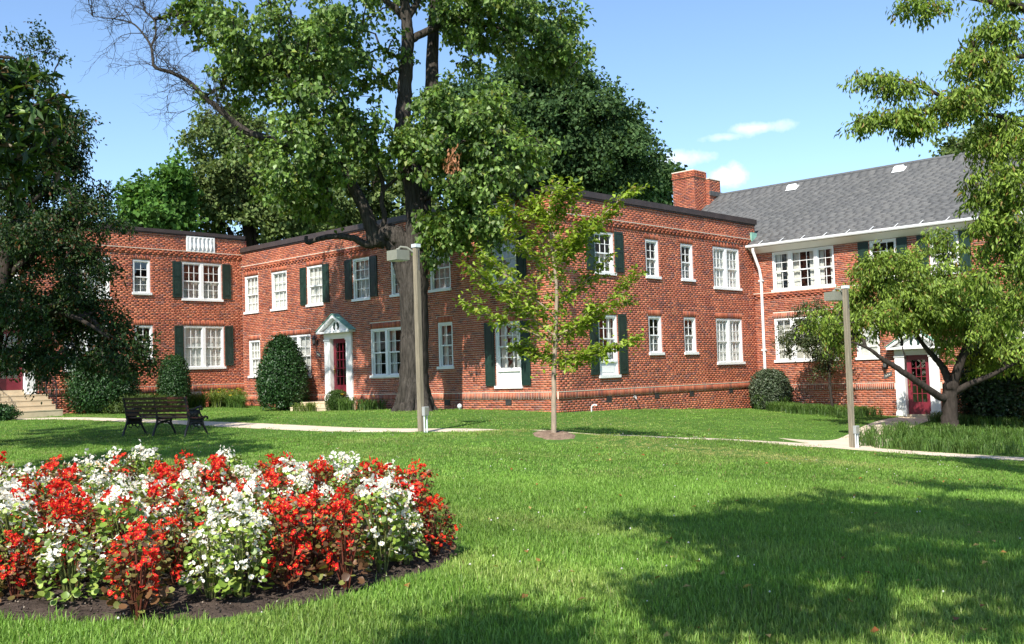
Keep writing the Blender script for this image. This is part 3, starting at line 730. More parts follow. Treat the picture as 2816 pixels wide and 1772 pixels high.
# wall lanterns, number plaques, flood light, pipes
def lantern(f, s, z, label):
    c = FP(f, s, .16, z); r = empty('wall_lantern', c); tag(r, label, 'lantern')
    m = MB(); m.lathe([(.0, .19), (.02, .17), (.05, .12), (.10, .07), (.10, .05), (.075, .04)], c, 8); part('hood', m, 'black_metal', r)
    m = MB(); m.lathe([(.072, .04), (.055, -.12), (.05, -.13)], c, 6); part('glass_body', m, 'dark_stone', r)
    m = MB(); m.lathe([(.055, -.13), (.03, -.17), (.01, -.21)], c, 6); part('finial', m, 'black_metal', r)
    m = MB(); m.tube([FP(f, s, .005, z - .1), FP(f, s, .08, z - .05), FP(f, s, .1, z + .12), FP(f, s, .15, z + .19)], .012, 6); fbox(m, f, s - .05, s + .05, .003, .015, z - .18, z + .02); part('bracket', m, 'black_metal', r)
lantern('B', 11.82, 1.45, 'black wall lantern beside the pedimented maroon door')
lantern('D', 4.9, -.05, 'dark wall lantern left of the red door behind the cherry tree')
def plaque(f, s, z, label):
    r = empty('number_plaque', FP(f, s, .02, z)); tag(r, label, 'plaque')
    m = MB(); fprism(m, f, [(s - .14, z - .1), (s + .1, z + .03), (s + .14, z + .1), (s + .14, z + .12), (s - .08, z + .0), (s - .14, z - .06)], .003, .02)
    m = MB(); fprism(m, f, [(s - .14, z - .13), (s + .14, z - .02), (s + .14, z + .13), (s - .14, z + .02)], .003, .02); part('plate', m, 'dark_stone', r)
    for k, (x, y) in enumerate(((-.06, -.035), (0, -.005), (.06, .015))):
        m = MB(); m.lathe([(.0, -.022), (.016, -.012), (.018, .01), (0, .022)], FP(f, s + x, .022, z + y), 8); part('numeral', m, 'pale_mark', r)
plaque('D', 4.93, -.44, 'small slanted dark number plaque below the lantern by the red door')
plaque('B', 11.75, .93, 'small slanted dark number plaque below the lantern by the maroon door')
r = empty('floodlight', FP('B', 2.02, .05, 2.32)); tag(r, 'small grey floodlight on the brick wall above the tall shuttered window', 'floodlight')
m = MB(); fbox(m, 'B', 1.95, 2.09, .05, .14, 2.21, 2.43); part('housing', m, 'grey_metal', r)
m = MB(); fbox(m, 'B', 1.99, 2.05, .002, .05, 2.28, 2.36); part('mount', m, 'grey_metal', r)
def vent_pipe(f, s, q, h, label):
    b = FP(f, s, q, 0); z = gz(b[0], b[1])
    m = MB(); m.tube([(b[0], b[1], z - .1), (b[0], b[1], z + h), (b[0] + .03, b[1] - .01, z + h + .05), (b[0] + .09, b[1] - .02, z + h + .07), (b[0] + .16, b[1] - .03, z + h + .05)], [.022, .022, .024, .027, .025], 8)
    tag(part('vent_pipe', m, 'post_cap', None, True), label, 'pipe')
vent_pipe('C', 1.2, .25, .14, 'white bent vent pipe in the grass at the wall right of the young tree')
b = FP('B', 3.75, .4, 0); z = gz(b[0], b[1])
m = MB(); m.lathe([(.04, -.05), (.04, .05), (.065, .07), (.075, .11), (.065, .16), (.03, .19), (.0, .2)], (b[0], b[1], z), 14)
tag(part('clean_out_cap', m, 'post_cap', None, True), 'small white domed pipe cap in the grass by the brick wall', 'pipe cap')
m = MB(); m.tube([FP('C', 3.6, .0, -.86), FP('C', 3.6, .09, -.86), FP('C', 3.6, .1, -.93)], .022, 8); m.lathe([(.0, 0), (.04, .0), (.04, .015), (0, .015)], FP('C', 3.6, .06, -.83), 10)
tag(part('hose_tap', m, 'grey_metal', None, True), 'small metal hose tap on the brick base of the right face', 'tap')
# ---------------------------------------------------------------- paths
def smooth_poly(P, it=3, closed=False):
    P = np.asarray(P, float)
    for _ in range(it):
        if closed: Q = np.roll(P, -1, 0); P = np.stack([.75 * P + .25 * Q, .25 * P + .75 * Q], 1).reshape(-1, 2)
        else:
            a, b = P[:-1], P[1:]; M_ = np.stack([.75 * a + .25 * b, .25 * a + .75 * b], 1).reshape(-1, 2); P = np.concatenate([P[:1], M_, P[-1:]])
    return P
def resample(P, step):
    d = np.r_[0, np.cumsum(np.linalg.norm(np.diff(P, axis=0), axis=1))]; n = max(2, int(d[-1] / step) + 1); t = np.linspace(0, d[-1], n)
    return np.stack([np.interp(t, d, P[:, 0]), np.interp(t, d, P[:, 1])], 1)
PATHS = []
def path(name_pts, width, label, slab_len=1.5, lift=.004, flare=None):
    P = resample(smooth_poly(name_pts, 3), slab_len / 4); n = len(P)
    T = np.gradient(P, axis=0); T /= np.linalg.norm(T, axis=1)[:, None]; Nn = np.stack([-T[:, 1], T[:, 0]], 1)
    wd = np.full(n, width / 2) if flare is None else np.array([width / 2 * flare(i / (n - 1)) for i in range(n)])
    L, R_ = P + Nn * wd[:, None], P - Nn * wd[:, None]
    PATHS.append((P, wd))
    r = empty('path', (P[0, 0], P[0, 1], gz(*P[0]))); tag(r, label, kind='structure')
    for i in range(0, n - 1, 4):
        j = min(i + 4, n - 1); idx_ = list(range(i, j + 1))
        def rowp(k): return T[k] * (.006 if k == idx_[0] else -.006 if k == idx_[-1] else 0)
        V = []; 
        for k in idx_:
            for e in (L[k], R_[k]):
                e2 = e + rowp(k); z = gz(*e2); V += [(e2[0], e2[1], z + lift), (e2[0], e2[1], z - .12)]
        F_ = []
        for k in range(len(idx_) - 1):
            b = 4 * k; F_ += [(b, b + 2, b + 6, b + 4), (b, b + 4, b + 5, b + 1), (b + 2, b + 3, b + 7, b + 6)]
        F_ += [(0, 1, 3, 2), (4 * (len(idx_) - 1), 4 * (len(idx_) - 1) + 2, 4 * (len(idx_) - 1) + 3, 4 * (len(idx_) - 1) + 1)]
        part('paving_slab', MB().add(V, F_), 'path_concrete', r)
    return r
main_pts = [on_ground(x, y)[:2] for x, y in ((190, 1149), (450, 1159), (650, 1169), (850, 1179), (1000, 1184), (1158, 1184), (1350, 1184), (1540, 1187), (1720, 1198), (1900, 1207), (2080, 1215), (2250, 1225), (2400, 1237), (2600, 1251), (2816, 1264))]
main_pts = [(-19.5, 31.2), (-17.2, 32.4)] + main_pts + [(13.5, 20.2), (17, 17.5)]
path(main_pts, .98, 'pale concrete footpath crossing the lawn in front of the buildings')
dd = FP('D', 5.92, .1, 0)
path([(7.6, 24.9), (8.6, 25.6), (9.6, 27.2), (10.9, 29.6), (12.2, 31.7), (dd[0], dd[1])], 1.25, 'pale concrete walk leading to the red door of the gabled building', flare=lambda t: 1.0 + 1.3 * max(0, 1 - t * 5) ** 2)

# ---------------------------------------------------------------- steps
def steps(f, s0, s1, zs, q0, tread, zbot, label, nlab):
    c = FP(f, (s0 + s1) / 2, q0, zbot); r = empty('entrance_steps', c); tag(r, label, 'steps', 'concrete entrance steps')
    q = q0
    for i, z in enumerate(zs):
        m = MB(); fbox(m, f, s0 - .0 - (.12 if i == len(zs) - 1 else 0), s1 + (.12 if i == len(zs) - 1 else 0), (-.02 if i == 0 else q - .02), q + tread[i], zbot - .3, z)
        fbox(m, f, s0 - .01 - (.12 if i == len(zs) - 1 else 0), s1 + .01 + (.12 if i == len(zs) - 1 else 0), q + tread[i] - .05, q + tread[i] + .012, z - .035, z + .003)
        part('step', m, 'concrete', r); q += tread[i]
    return r
steps('A', 8.0, 10.0, (-.21, -.385, -.56, -.735), 0, (.62, .31, .31, .31), -.93, 'four pale concrete steps with iron railings at the left maroon door', 'a')
steps('B', 9.55, 11.45, (-.80, -.965), 0, (1.05, .36), -1.13, 'two low concrete steps below the pedimented door', 'b')
steps('D', 5.2, 6.7, (-1.83,), 0, (.5,), -1.9, 'single low concrete step at the red door behind the cherry', 'd')
def railing(s, label):
    r = empty('stair_railing', FP('A', s, .5, -.2)); tag(r, label, 'railing', 'iron stair railings')
    prof = [(.03, -.2), (.6, -.2), (1.5, -.735)]
    def zt(q): return -.2 if q < .6 else -.2 - (q - .6) / .9 * .535
    for h, nm in ((.88, 'handrail'), (.12, 'bottom_rail')):
        m = MB(); m.tube([FP('A', s, q, z + h) for q, z in prof], .02 if h > .5 else .013, 6); part(nm, m, 'black_metal', r)
    for k in range(13):
        q = .1 + k * .115; m = MB(); m.tube([FP('A', s, q, zt(q) + .12), FP('A', s, q, zt(q) + .87)], .008, 5); part('baluster', m, 'black_metal', r)
    for q in (.03, .6, 1.5):
        m = MB(); m.tube([FP('A', s, q, zt(q) - .05), FP('A', s, q, zt(q) + .9)], .02, 6); part('post', m, 'black_metal', r)
railing(8.06, 'black iron stair railing nearest the tall clipped shrubs'); railing(9.94, 'black iron stair railing on the far left side of the steps')

# ---------------------------------------------------------------- lamp posts
def lamp_post(x, y, h, a, rot, head_rot, head_off, label, tilt=(0, 0)):
    z = gz(x, y); r = empty('lamp_post', (x, y, z)); tag(r, label, 'lamp post', 'wooden lamp posts along the path')
    r.rotation_euler = (tilt[0], tilt[1], rot)
    def child(nm, mb, mat, par=r, smooth=False):
        me = mb.mesh(nm, smooth); o = bpy.data.objects.new(nm, me); me.materials.append(MAT[mat]); COL.objects.link(o); o.parent = par; return o
    m = MB(); b = a / 2; m.prism([(-b, -b + .012), (-b + .012, -b), (b - .012, -b), (b, -b + .012), (b, b - .012), (b - .012, b), (-b + .012, b), (-b, b - .012)], -.4, h, lambda p, q, t: (p, q, t)); child('post', m, 'post_wood')
    m = MB(); m.box(-b - .012, b + .012, -b - .012, b + .012, h - .06, h + .012); child('cap', m, 'post_cap')
    m = MB(); m.box(b * .05, b * .5, -b - .004, -b + .002, h - .55, h - .1); child('cable_groove', m, 'dark_stone')
    hx, hy = head_off; ca, sa = math.cos(head_rot), math.sin(head_rot); w = .172
    def hp(p, q, t): return (hx + p * ca - q * sa, hy + p * sa + q * ca, t)
    m = MB(); m.prism([(-w, -w), (w, -w), (w, w), (-w, w)], h - .33, h - .12, hp); head = child('lamp_head', m, 'lamp_metal')
    m = MB(); m.prism([(-w + .03, -w + .03), (w - .03, -w + .03), (w - .03, w - .03), (-w + .03, w - .03)], h - .345, h - .331, hp); child('lens', m, 'lens', head)
    m = MB(); m.tube([(0, 0, h - .2), (hx * .5, hy * .5, h - .06), (hx * .85, hy * .85, h - .04), (hx, hy, h - .1)], .025, 8); m.lathe([(.04, 0), (.045, .03), (.03, .05)], (hx, hy, h - .12), 10); child('arm', m, 'lamp_metal')
    m = MB(); m.box(-.02, .10, -b - .09, -b - .002, .36, .55); jb = child('junction_box', m, 'grey_metal')
    m = MB(); m.box(-.01, .09, -b - .096, -b - .0905, .375, .535); child('cover_plate', m, 'lamp_metal', jb)
    for k in (0, .07): 
        m = MB(); m.tube([(.005 + k, -b - .045, -.1), (.005 + k, -b - .045, .36)], .018, 8); child('conduit', m, 'post_cap', r, True)
p1 = on_ground(1158, 1193); p2 = on_ground(2345, 1238)
lamp_post(-2.0, 21.5, 4.02, .118, math.radians(45), 0, (-.30, .24), 'weathered wooden lamp post in front of the big maple trunk', (0, -.004))
lamp_post(8.18, 24.6, 3.96, .118, math.radians(28), math.radians(0), (-.05, .32), 'weathered wooden lamp post at the path junction near the cherry tree', (0, .003))

# ---------------------------------------------------------------- bench
def bench():
    Lb = 2.36
    a = np.array((-9.32, 24.15)); d = np.array((.813, -.582)); ang = math.atan2(d[1], d[0])
    r = empty('park_bench', (a[0], a[1], gz(*(a + d * 1.1)))); r.rotation_euler = (0, 0, ang)
    tag(r, 'park bench with brown slats and ornate black cast iron ends', 'bench')
    def child(nm, mb, mat, par=r, smooth=False):
        me = mb.mesh(nm, smooth); o = bpy.data.objects.new(nm, me); me.materials.append(MAT[mat]); COL.objects.link(o); o.parent = par; return o
    # local x along the bench, +y = direction the bench faces (seat side), z up; back stands at y ~ 0
    def frame(x):
        def fx(t): return lambda p, q, s_: (x + s_, p, q)
        m = MB(); th = .022
        def bar(pts, rad): m.tube([(x, p, q) for p, q in pts], rad, 6)
        rear = [(-.06, 0), (-.03, .12), (.03, .26), (.06, .36), (.05, .42), (.035, .55), (.0, .72), (-.03, .84), (-.045, .875), (-.03, .90)]
        front = [(.56, 0), (.52, .1), (.45, .22), (.42, .32), (.44, .40), (.50, .43), (.55, .42), (.57, .39), (.55, .37)]
        mid = abs(x - Lb / 2) < .1; bar(rear[:-2] if mid else rear, [.03, .026, .028, .03, .03, .018, .016, .016] if mid else [.03, .026, .028, .03, .032, .03, .028, .026, .024, .02]); bar(front, [.03, .024, .026, .028, .03, .03, .026, .02, .015])
        bar([(.03, .26), (.12, .30), (.24, .315), (.36, .30), (.45, .22)], .024); bar([(.05, .40), (.25, .385), (.48, .405)], .024)
        bar([(.06, .36), (.15, .345), (.25, .34), (.42, .35)], .02)
        if mid: child('cast_iron_end', m, 'iron', r, True); return
        arm = [(.0, .62), (.1, .60), (.2, .61), (.3, .645), (.37, .66), (.41, .64), (.42, .605), (.395, .585), (.37, .60)]
        bar(arm, [.024, .024, .024, .026, .026, .024, .022, .018, .014]); bar([(.35, .64), (.34, .57), (.36, .49), (.42, .43), (.5, .415)], .02)
        for (cx, cz) in ((.19, .50), (.13, .46), (.25, .46), (.13, .54), (.25, .54)):
            bar([(cx + .035 * math.cos(t), cz + .035 * math.sin(t)) for t in np.linspace(0, 2 * math.pi, 9)], .011)
        for (cx, cz, cr) in ((.14, .23, .05), (.33, .23, .05), (.24, .26, .04)):
            bar([(cx + cr * math.cos(t), cz + cr * math.sin(t)) for t in np.linspace(0, 2 * math.pi, 9)], .013)
        m.prism([(.02, .40), (.30, .40), (.34, .56), (.30, .60), (.02, .61)], -.006, .006, lambda p, q, s_: (x + s_, p, q))
        m.prism([(.02, .26), (.46, .26), (.44, .38), (.06, .38)], -.006, .006, lambda p, q, s_: (x + s_, p, q))
        child('cast_iron_end', m, 'iron', r, True)
    for x in (0, Lb / 2, Lb): frame(x)
    for k in range(5):      # back slats
        z = .495 + k * .094; y = .056 - (z - .42) * .17
        m = MB(); m.prism([(y - .014, z - .024), (y + .014, z - .028), (y + .004, z + .026), (y - .024, z + .03)], -.04, Lb + .04, lambda p, q, t: (t, p, q)); child('back_slat', m, 'slat_wood')
    for k in range(6):
        y = .10 + k * .075; z = .425 - .012 * math.sin(k / 5 * math.pi)
        m = MB(); m.prism([(y - .03, z - .014), (y + .03, z - .014), (y + .03, z + .014), (y - .03, z + .014)], -.04, Lb + .04, lambda p, q, t: (t, p, q)); child('seat_slat', m, 'slat_wood')
bench()

# ---------------------------------------------------------------- flower bed
BED = smooth_poly([(-.50, 7.7), (-.42, 8.4), (-.72, 9.3), (-1.2, 10.1), (-1.8, 10.6), (-2.6, 11.0), (-4.2, 11.1), (-7.0, 11.1), (-8.6, 10.3), (-8.2, 8.4), (-5.6, 6.7), (-3.6, 6.25), (-2.5, 6.1), (-1.75, 6.12), (-1.2, 6.6), (-.8, 7.2)], 2, True)
def in_poly(P, x, y):
    x = np.asarray(x); y = np.asarray(y); ins = np.zeros(x.shape, bool); n = len(P)
    for i in range(n):
        (x1, y1), (x2, y2) = P[i], P[(i + 1) % n]
        c = ((y1 > y) != (y2 > y)) & (x < (x2 - x1) * (y - y1) / (y2 - y1 + 1e-12) + x1); ins ^= c
    return ins
def bed_soil():
    c = BED.mean(0); n = len(BED); rings = 26; V = []
    rng = np.random.default_rng(9)
    for i in range(rings + 1):
        r = i / rings
        Q = c + (BED - c) * r
        z = ground(Q[:, 0], Q[:, 1]) + .045 * (1 - r ** 8) + rng.normal(0, .010, n) * (r < .97) + .004 - (.05 if i == rings else 0)
        V.append(np.stack([Q[:, 0], Q[:, 1], z], 1))
    V = np.concatenate(V); F_ = []
    for i in range(rings):
        for k in range(n): F_.append((i * n + k, i * n + (k + 1) % n, (i + 1) * n + (k + 1) % n, (i + 1) * n + k))
    o = put('flower_bed_soil', mesh_np('flower_bed_soil', V, np.array(F_), smooth=True), 'soil'); tag(o, 'dark bare soil of the begonia bed', kind='structure')
bed_soil()
def crumbs():
    rng = np.random.default_rng(21); n = 2600
    x = rng.uniform(-6, -.4, n * 2); y = rng.uniform(5.9, 9.5, n * 2); k = in_poly(BED, x, y); x, y = x[k], y[k]; n = len(x)
    z = ground(x, y) + .05; sz = rng.uniform(.003, .011, n)
    oc = np.array([(1, 0, 0), (-1, 0, 0), (0, 1, 0), (0, -1, 0), (0, 0, 1), (0, 0, -1)], float)
    V = (np.stack([x, y, z], 1)[:, None] + oc[None] * sz[:, None, None] * rng.uniform(.5, 1.4, (n, 6, 1))).reshape(-1, 3)
    tri = np.array([(0, 2, 4), (2, 1, 4), (1, 3, 4), (3, 0, 4), (2, 0, 5), (1, 2, 5), (3, 1, 5), (0, 3, 5)])
    F_ = (np.arange(n)[:, None, None] * 6 + tri[None]).reshape(-1, 3)
    pal = np.array([(.05, .035, .028), (.09, .065, .05), (.30, .24, .18), (.45, .40, .34), (.03, .022, .02)]); c = pal[rng.choice(5, n, p=[.44, .28, .07, .02, .19])]
    tag(put('soil_crumbs', mesh_np('soil_crumbs', V, F_, np.repeat(c, 6, 0)), 'flower'), 'loose soil crumbs and chips between the begonias', kind='stuff')
crumbs()

def leaves_np(P, D, Nn, L, Wd, fold=.18, droop=.12, curl=0):
    """one folded leaf (2 triangles x 2) per row: base P, direction D, rough normal Nn"""
    n = len(P); D = D / (np.linalg.norm(D, axis=1)[:, None] + 1e-9)
    S = np.cross(D, Nn); S /= np.linalg.norm(S, axis=1)[:, None] + 1e-9; N2 = np.cross(S, D)
    L = np.broadcast_to(L, (n,))[:, None]; Wd = np.broadcast_to(Wd, (n,))[:, None]
    mid = P + D * L * .48
    V = np.stack([P, mid + S * Wd * .5 + N2 * Wd * fold, P + D * L - N2 * L * droop, mid - S * Wd * .5 + N2 * Wd * fold], 1).reshape(-1, 3)
    F_ = (np.arange(n)[:, None, None] * 4 + np.array([(0, 2, 1), (0, 3, 2)])[None]).reshape(-1, 3)
    return V, F_
def unit(v): return v / (np.linalg.norm(v, axis=-1, keepdims=True) + 1e-9)
def rnd_dir(rng, n): return unit(rng.normal(size=(n, 3)))

def begonia_meshes(kind, seed):
    rng = np.random.default_rng(seed); H = .50; R_ = .165
    red = kind == 'red'
    # stems
    SV = []; SF = []; k0 = 0; tips = []
    for i in range(13):
        a = rng.uniform(0, 6.28); rr = R_ * math.sqrt(rng.uniform(0, 1)) ; h = H * rng.uniform(.55, .95)
        pts = [(0.02 * math.cos(a), .02 * math.sin(a), -.03), (rr * .5 * math.cos(a), rr * .5 * math.sin(a), h * .5), (rr * math.cos(a), rr * math.sin(a), h)]
        V, F_ = tube_np(pts, [.007, .006, .004], 4); SV.append(V); SF += [tuple(np.array(f) + k0) for f in F_]; k0 += len(V); tips.append(pts)
    SV = np.concatenate(SV); sc = np.tile(np.array((.16, .05, .03) if red else (.15, .17, .05)), (len(SV), 1))
    stem = mesh_np('stems', SV, np.array(SF), sc)
    # leaves: rounded cups, spread through the dome
    n = 230; th = rng.uniform(0, 6.28, n); zz = rng.uniform(.04, 1, n) ** .8; rr = R_ * np.sqrt(np.clip(1.05 - (zz - .35) ** 2 * 1.3, .1, 1)) * rng.uniform(.35, 1.0, n) ** .6
    P = np.stack([rr * np.cos(th), rr * np.sin(th), zz * H * .93], 1)
    D = unit(np.stack([np.cos(th), np.sin(th), rng.uniform(-.5, .5, n)], 1) + rng.normal(0, .35, (n, 3)))
    Nn = unit(np.stack([np.cos(th) * .5, np.sin(th) * .5, np.full(n, .9)], 1) + rng.normal(0, .45, (n, 3)))
    L = rng.uniform(.03, .052, n) * np.where(zz < .35, 1.35, .95)
    D = unit(D); S = unit(np.cross(D, Nn)); N2 = np.cross(S, D)
    ang = np.array([-2.6, -1.6, -.7, 0, .7, 1.6, 2.6]); 
    ring = [P]
    for t, rad in zip(ang, (.42, .5, .5, .5, .5, .5, .42)):
        ring.append(P + D * (L * (.5 + rad * math.cos(t)))[:, None] + S * (L * rad * math.sin(t) * .95)[:, None] + N2 * (L * (.13 if abs(t) > 1 else .02))[:, None])
    V = np.stack(ring, 1).reshape(-1, 3); tri = np.array([(0, i, i + 1) for i in range(1, 7)])
    F_ = (np.arange(n)[:, None, None] * 8 + tri[None]).reshape(-1, 3)
    pal = np.array([(.13, .10, .03), (.16, .17, .04), (.10, .05, .025), (.14, .07, .03)]) if red else np.array([(.22, .30, .045), (.17, .26, .04), (.27, .34, .07), (.13, .20, .035)])
    c = pal[rng.integers(0, 4, n)] * rng.uniform(.8, 1.25, (n, 1))
    leaf = mesh_np('leaves', V, F_, np.repeat(c, 8, 0))
    # flowers in clusters over the top and sides
    cl = 36 if red else 29; tc_ = rng.uniform(0, 6.28, cl); zc = rng.uniform(.08, 1.05, cl) ** .72; rc = R_ * np.sqrt(np.clip(1.1 - (zc - .3) ** 2 * 1.25, .08, 1)) * rng.uniform(.55, 1.08, cl) * np.where(zc > .9, rng.uniform(.2, 1, cl), 1)
    per = 6; n = cl * per
    C0 = np.repeat(np.stack([rc * np.cos(tc_), rc * np.sin(tc_), zc * H + .02], 1), per, 0); out = np.repeat(np.stack([np.cos(tc_) * .7, np.sin(tc_) * .7, np.full(cl, .65)], 1), per, 0)
    P = C0 + rng.normal(0, .021, (n, 3)); Nn = unit(out + rng.normal(0, .5, (n, 3)))
    A = unit(np.cross(Nn, rnd_dir(rng, n))); B = np.cross(Nn, A); r = (rng.uniform(.010, .0235, n) * np.repeat(rng.uniform(.8, 1.2, cl), per))[:, None]
    vs = []; 
    for k, (ln, wd) in enumerate(((1.15, .85), (.8, .6), (1.15, .85), (.8, .6))):
        t = k * math.pi / 2; d = A * math.cos(t) + B * math.sin(t); s = -A * math.sin(t) + B * math.cos(t)
        vs += [P, P + d * r * ln * .55 + s * r * wd * .75 + Nn * r * .12, P + d * r * ln + Nn * r * .32, P + d * r * ln * .55 - s * r * wd * .75 + Nn * r * .12]
    for t in (0, 2.1, 4.2): vs.append(P + (A * math.cos(t) + B * math.sin(t)) * r * .26 + Nn * r * .3)
    vs.append(P + Nn * r * .5)
    V = np.stack(vs, 1).reshape(-1, 3); nv = 20
    tri = [];
    for k in range(4): tri += [(4 * k, 4 * k + 1, 4 * k + 2), (4 * k, 4 * k + 2, 4 * k + 3)]
    tri += [(16, 17, 19), (17, 18, 19), (18, 16, 19)]
    F_ = (np.arange(n)[:, None, None] * nv + np.array(tri)[None]).reshape(-1, 3)
    pc = (np.array((.72, .022, .016)) * rng.uniform(.75, 1.1, (n, 1))) if red else (np.array((.86, .84, .74)) * rng.uniform(.9, 1.04, (n, 1)))
    old = rng.random(n) < .07; pc[old] = np.array((.30, .10, .06) if red else (.55, .42, .24))
    c = np.repeat(pc[:, None], nv, 1); c[:, 16:] = np.array((.75, .48, .03)); c = np.clip(c, 0, .9)
    fl = mesh_np('flowers', V, F_, c.reshape(-1, 3))
    for me, mt in ((stem, 'leaf'), (leaf, 'leaf_gloss'), (fl, 'petal')): me.materials.append(MAT[mt])
    return stem, leaf, fl
BEG = {k: [begonia_meshes(k, 40 + i + (20 if k == 'red' else 0)) for i in range(5)] for k in ('red', 'white')}
ORD = ['first', 'second', 'third', 'fourth', 'fifth', 'sixth', 'seventh', 'eighth', 'ninth', 'tenth', 'eleventh', 'twelfth', 'thirteenth', 'fourteenth', 'fifteenth', 'sixteenth', 'seventeenth', 'eighteenth', 'nineteenth', 'twentieth']
def begonias():
    rng = np.random.default_rng(17); spots = []
    y = 6.2; row = 0
    while y < 12.8:
        x = -8.6 + (.2 if row % 2 else 0); L = []
        while x < -.3:
            xx, yy = x + rng.normal(0, .05), y + rng.normal(0, .06); x += .37
            if not in_poly(BED, np.array([xx + .06, xx + .13, xx - .1, xx]), np.array([yy - .1, yy, yy - .07, yy + .1])).all(): continue
            if abs(xx) > yy * .66 + 2.0: continue          # stands well outside the view
            L.append((xx, yy))
        spots.append(sorted(L, key=lambda p: -p[0])); y += .375 - row * .002; row += 1
    front = [(-1.70, 6.25, 'red'), (-2.15, 6.3, 'red'), (-2.55, 6.4, 'red'), (-2.9, 6.3, 'white'), (-1.0, 6.9, 'red'), (-1.35, 6.7, 'white'), (-.62, 7.8, 'red'), (-.9, 7.4, 'white'), (-1.9, 6.6, 'white'), (-2.35, 6.7, 'white')]
    run = []
    for ri, L in enumerate(spots):
        for k, (x, y) in enumerate(L):
            dmin = [(math.hypot(x - a, y - b), c) for a, b, c in front]; dm = min(dmin)
            pr = .46 if y < 8.5 else .36
            if len(run) > 1 and run[-1] == run[-2]: pr = .12 if run[-1] == 'red' else .75
            kind = dm[1] if dm[0] < .22 else ('red' if rng.random() < pr else 'white'); run.append(kind)
            z = gz(x, y) + .035; s = rng.uniform(.80, 1.16)
            r = bpy.data.objects.new('begonia_plant', None); COL.objects.link(r); r.location = (x, y, z); r.rotation_euler = (rng.normal(0, .05), rng.normal(0, .05), rng.uniform(0, 6.28)); r.scale = (s, s, s * rng.uniform(.92, 1.1))
            tag(r, f'{kind} flowering begonia, {ORD[min(k, 19)]} from the right in the {ORD[ri]} bed row from the front', 'begonia', 'begonias in the flower bed')
            for nm, me in zip(('stems', 'leaves', 'flowers'), BEG[kind][int(rng.integers(5))]):
                o = bpy.data.objects.new(nm, me); COL.objects.link(o); o.parent = r
begonias()
# ---------------------------------------------------------------- trees
def catmull(P, R_, sub=5):
    P = np.asarray(P, float); R_ = np.asarray(R_, float); n = len(P)
    if n < 3: return P, R_
    out = []; rr = []
    for i in range(n - 1):
        p0, p1, p2, p3 = P[max(i - 1, 0)], P[i], P[i + 1], P[min(i + 2, n - 1)]
        for t in np.linspace(0, 1, sub, endpoint=False):
            out.append(.5 * ((2 * p1) + (-p0 + p2) * t + (2 * p0 - 5 * p1 + 4 * p2 - p3) * t * t + (-p0 + 3 * p1 - 3 * p2 + p3) * t ** 3)); rr.append(R_[i] + (R_[i + 1] - R_[i]) * t)
    out.append(P[-1]); rr.append(R_[-1]); return np.array(out), np.array(rr)
def limb_mesh(limbs, rng, sides=14, rough=.05):
    Vs = []; Fs = []; k = 0; nodes = []
    for P, R_ in limbs:
        P, R_ = catmull(P, R_); sd = sides if R_.max() > .06 else 5
        Pj = P + rng.normal(0, .05, P.shape) * R_[:, None] * np.r_[0, np.ones(len(P) - 1)][:, None]
        V, F_ = tube_np(Pj, R_, sd)
        V = V.reshape(len(P), sd, 3); c = Pj[:, None]; lump = 1 + rough * rng.normal(0, 1, (1, sd, 1)) * .9 + rough * .25 * rng.normal(0, 1, (len(P), sd, 1))
        V = (c + (V - c) * lump).reshape(-1, 3)
        Vs.append(V); Fs.append(np.array(F_) + k); k += len(V); nodes.append(np.concatenate([Pj, R_[:, None]], 1))
    return np.concatenate(Vs), np.concatenate(Fs), np.concatenate(nodes)
def grow_twigs(nodes, tips, rng, r_tip=.006, r_max=.09):
    """join every clump to the nearest wood grown so far; thickness follows how many clumps hang on it"""
    pts = [n[:3] for n in nodes]; par = [-1] * len(pts); nb = len(pts)
    A = np.array(pts); d0 = np.array([np.min(np.linalg.norm(A - t, axis=1)) for t in tips]); order = np.argsort(d0)
    A = np.concatenate([A, np.zeros((len(tips), 3))]); cnt = nb
    cost = np.zeros(len(A)); cost[nb:] = 0
    for i in order:
        t = tips[i]; d = np.linalg.norm(A[:cnt] - t, axis=1) + np.where(A[:cnt, 2] > t[2] + .4, .25 * (A[:cnt, 2] - t[2]), 0)
        j = int(np.argmin(d)); A[cnt] = t; par.append(j); cnt += 1
    load = np.ones(cnt)
    for i in range(cnt - 1, nb - 1, -1): load[par[i]] += load[i]
    Vs = []; Fs = []; k = 0
    for i in range(nb, cnt):
        a, b = A[par[i]], A[i]; L = np.linalg.norm(b - a)
        if L < .02: continue
        r1 = min(r_max, r_tip * load[i] ** .5); r0 = min(r_max, r1 * 1.35 if par[i] < nb else r_tip * load[par[i]] ** .5)
        mid = (a + b) / 2 + rng.normal(0, .07, 3) * L + np.array((0, 0, .06 * L))
        V, F_ = tube_np([a, mid, b], [r0, (r0 + r1) / 2, r1], 4 if r0 < .03 else 6)
        Vs.append(V); Fs.append(np.array(F_) + k); k += len(V)
    return np.concatenate(Vs), np.concatenate(Fs)
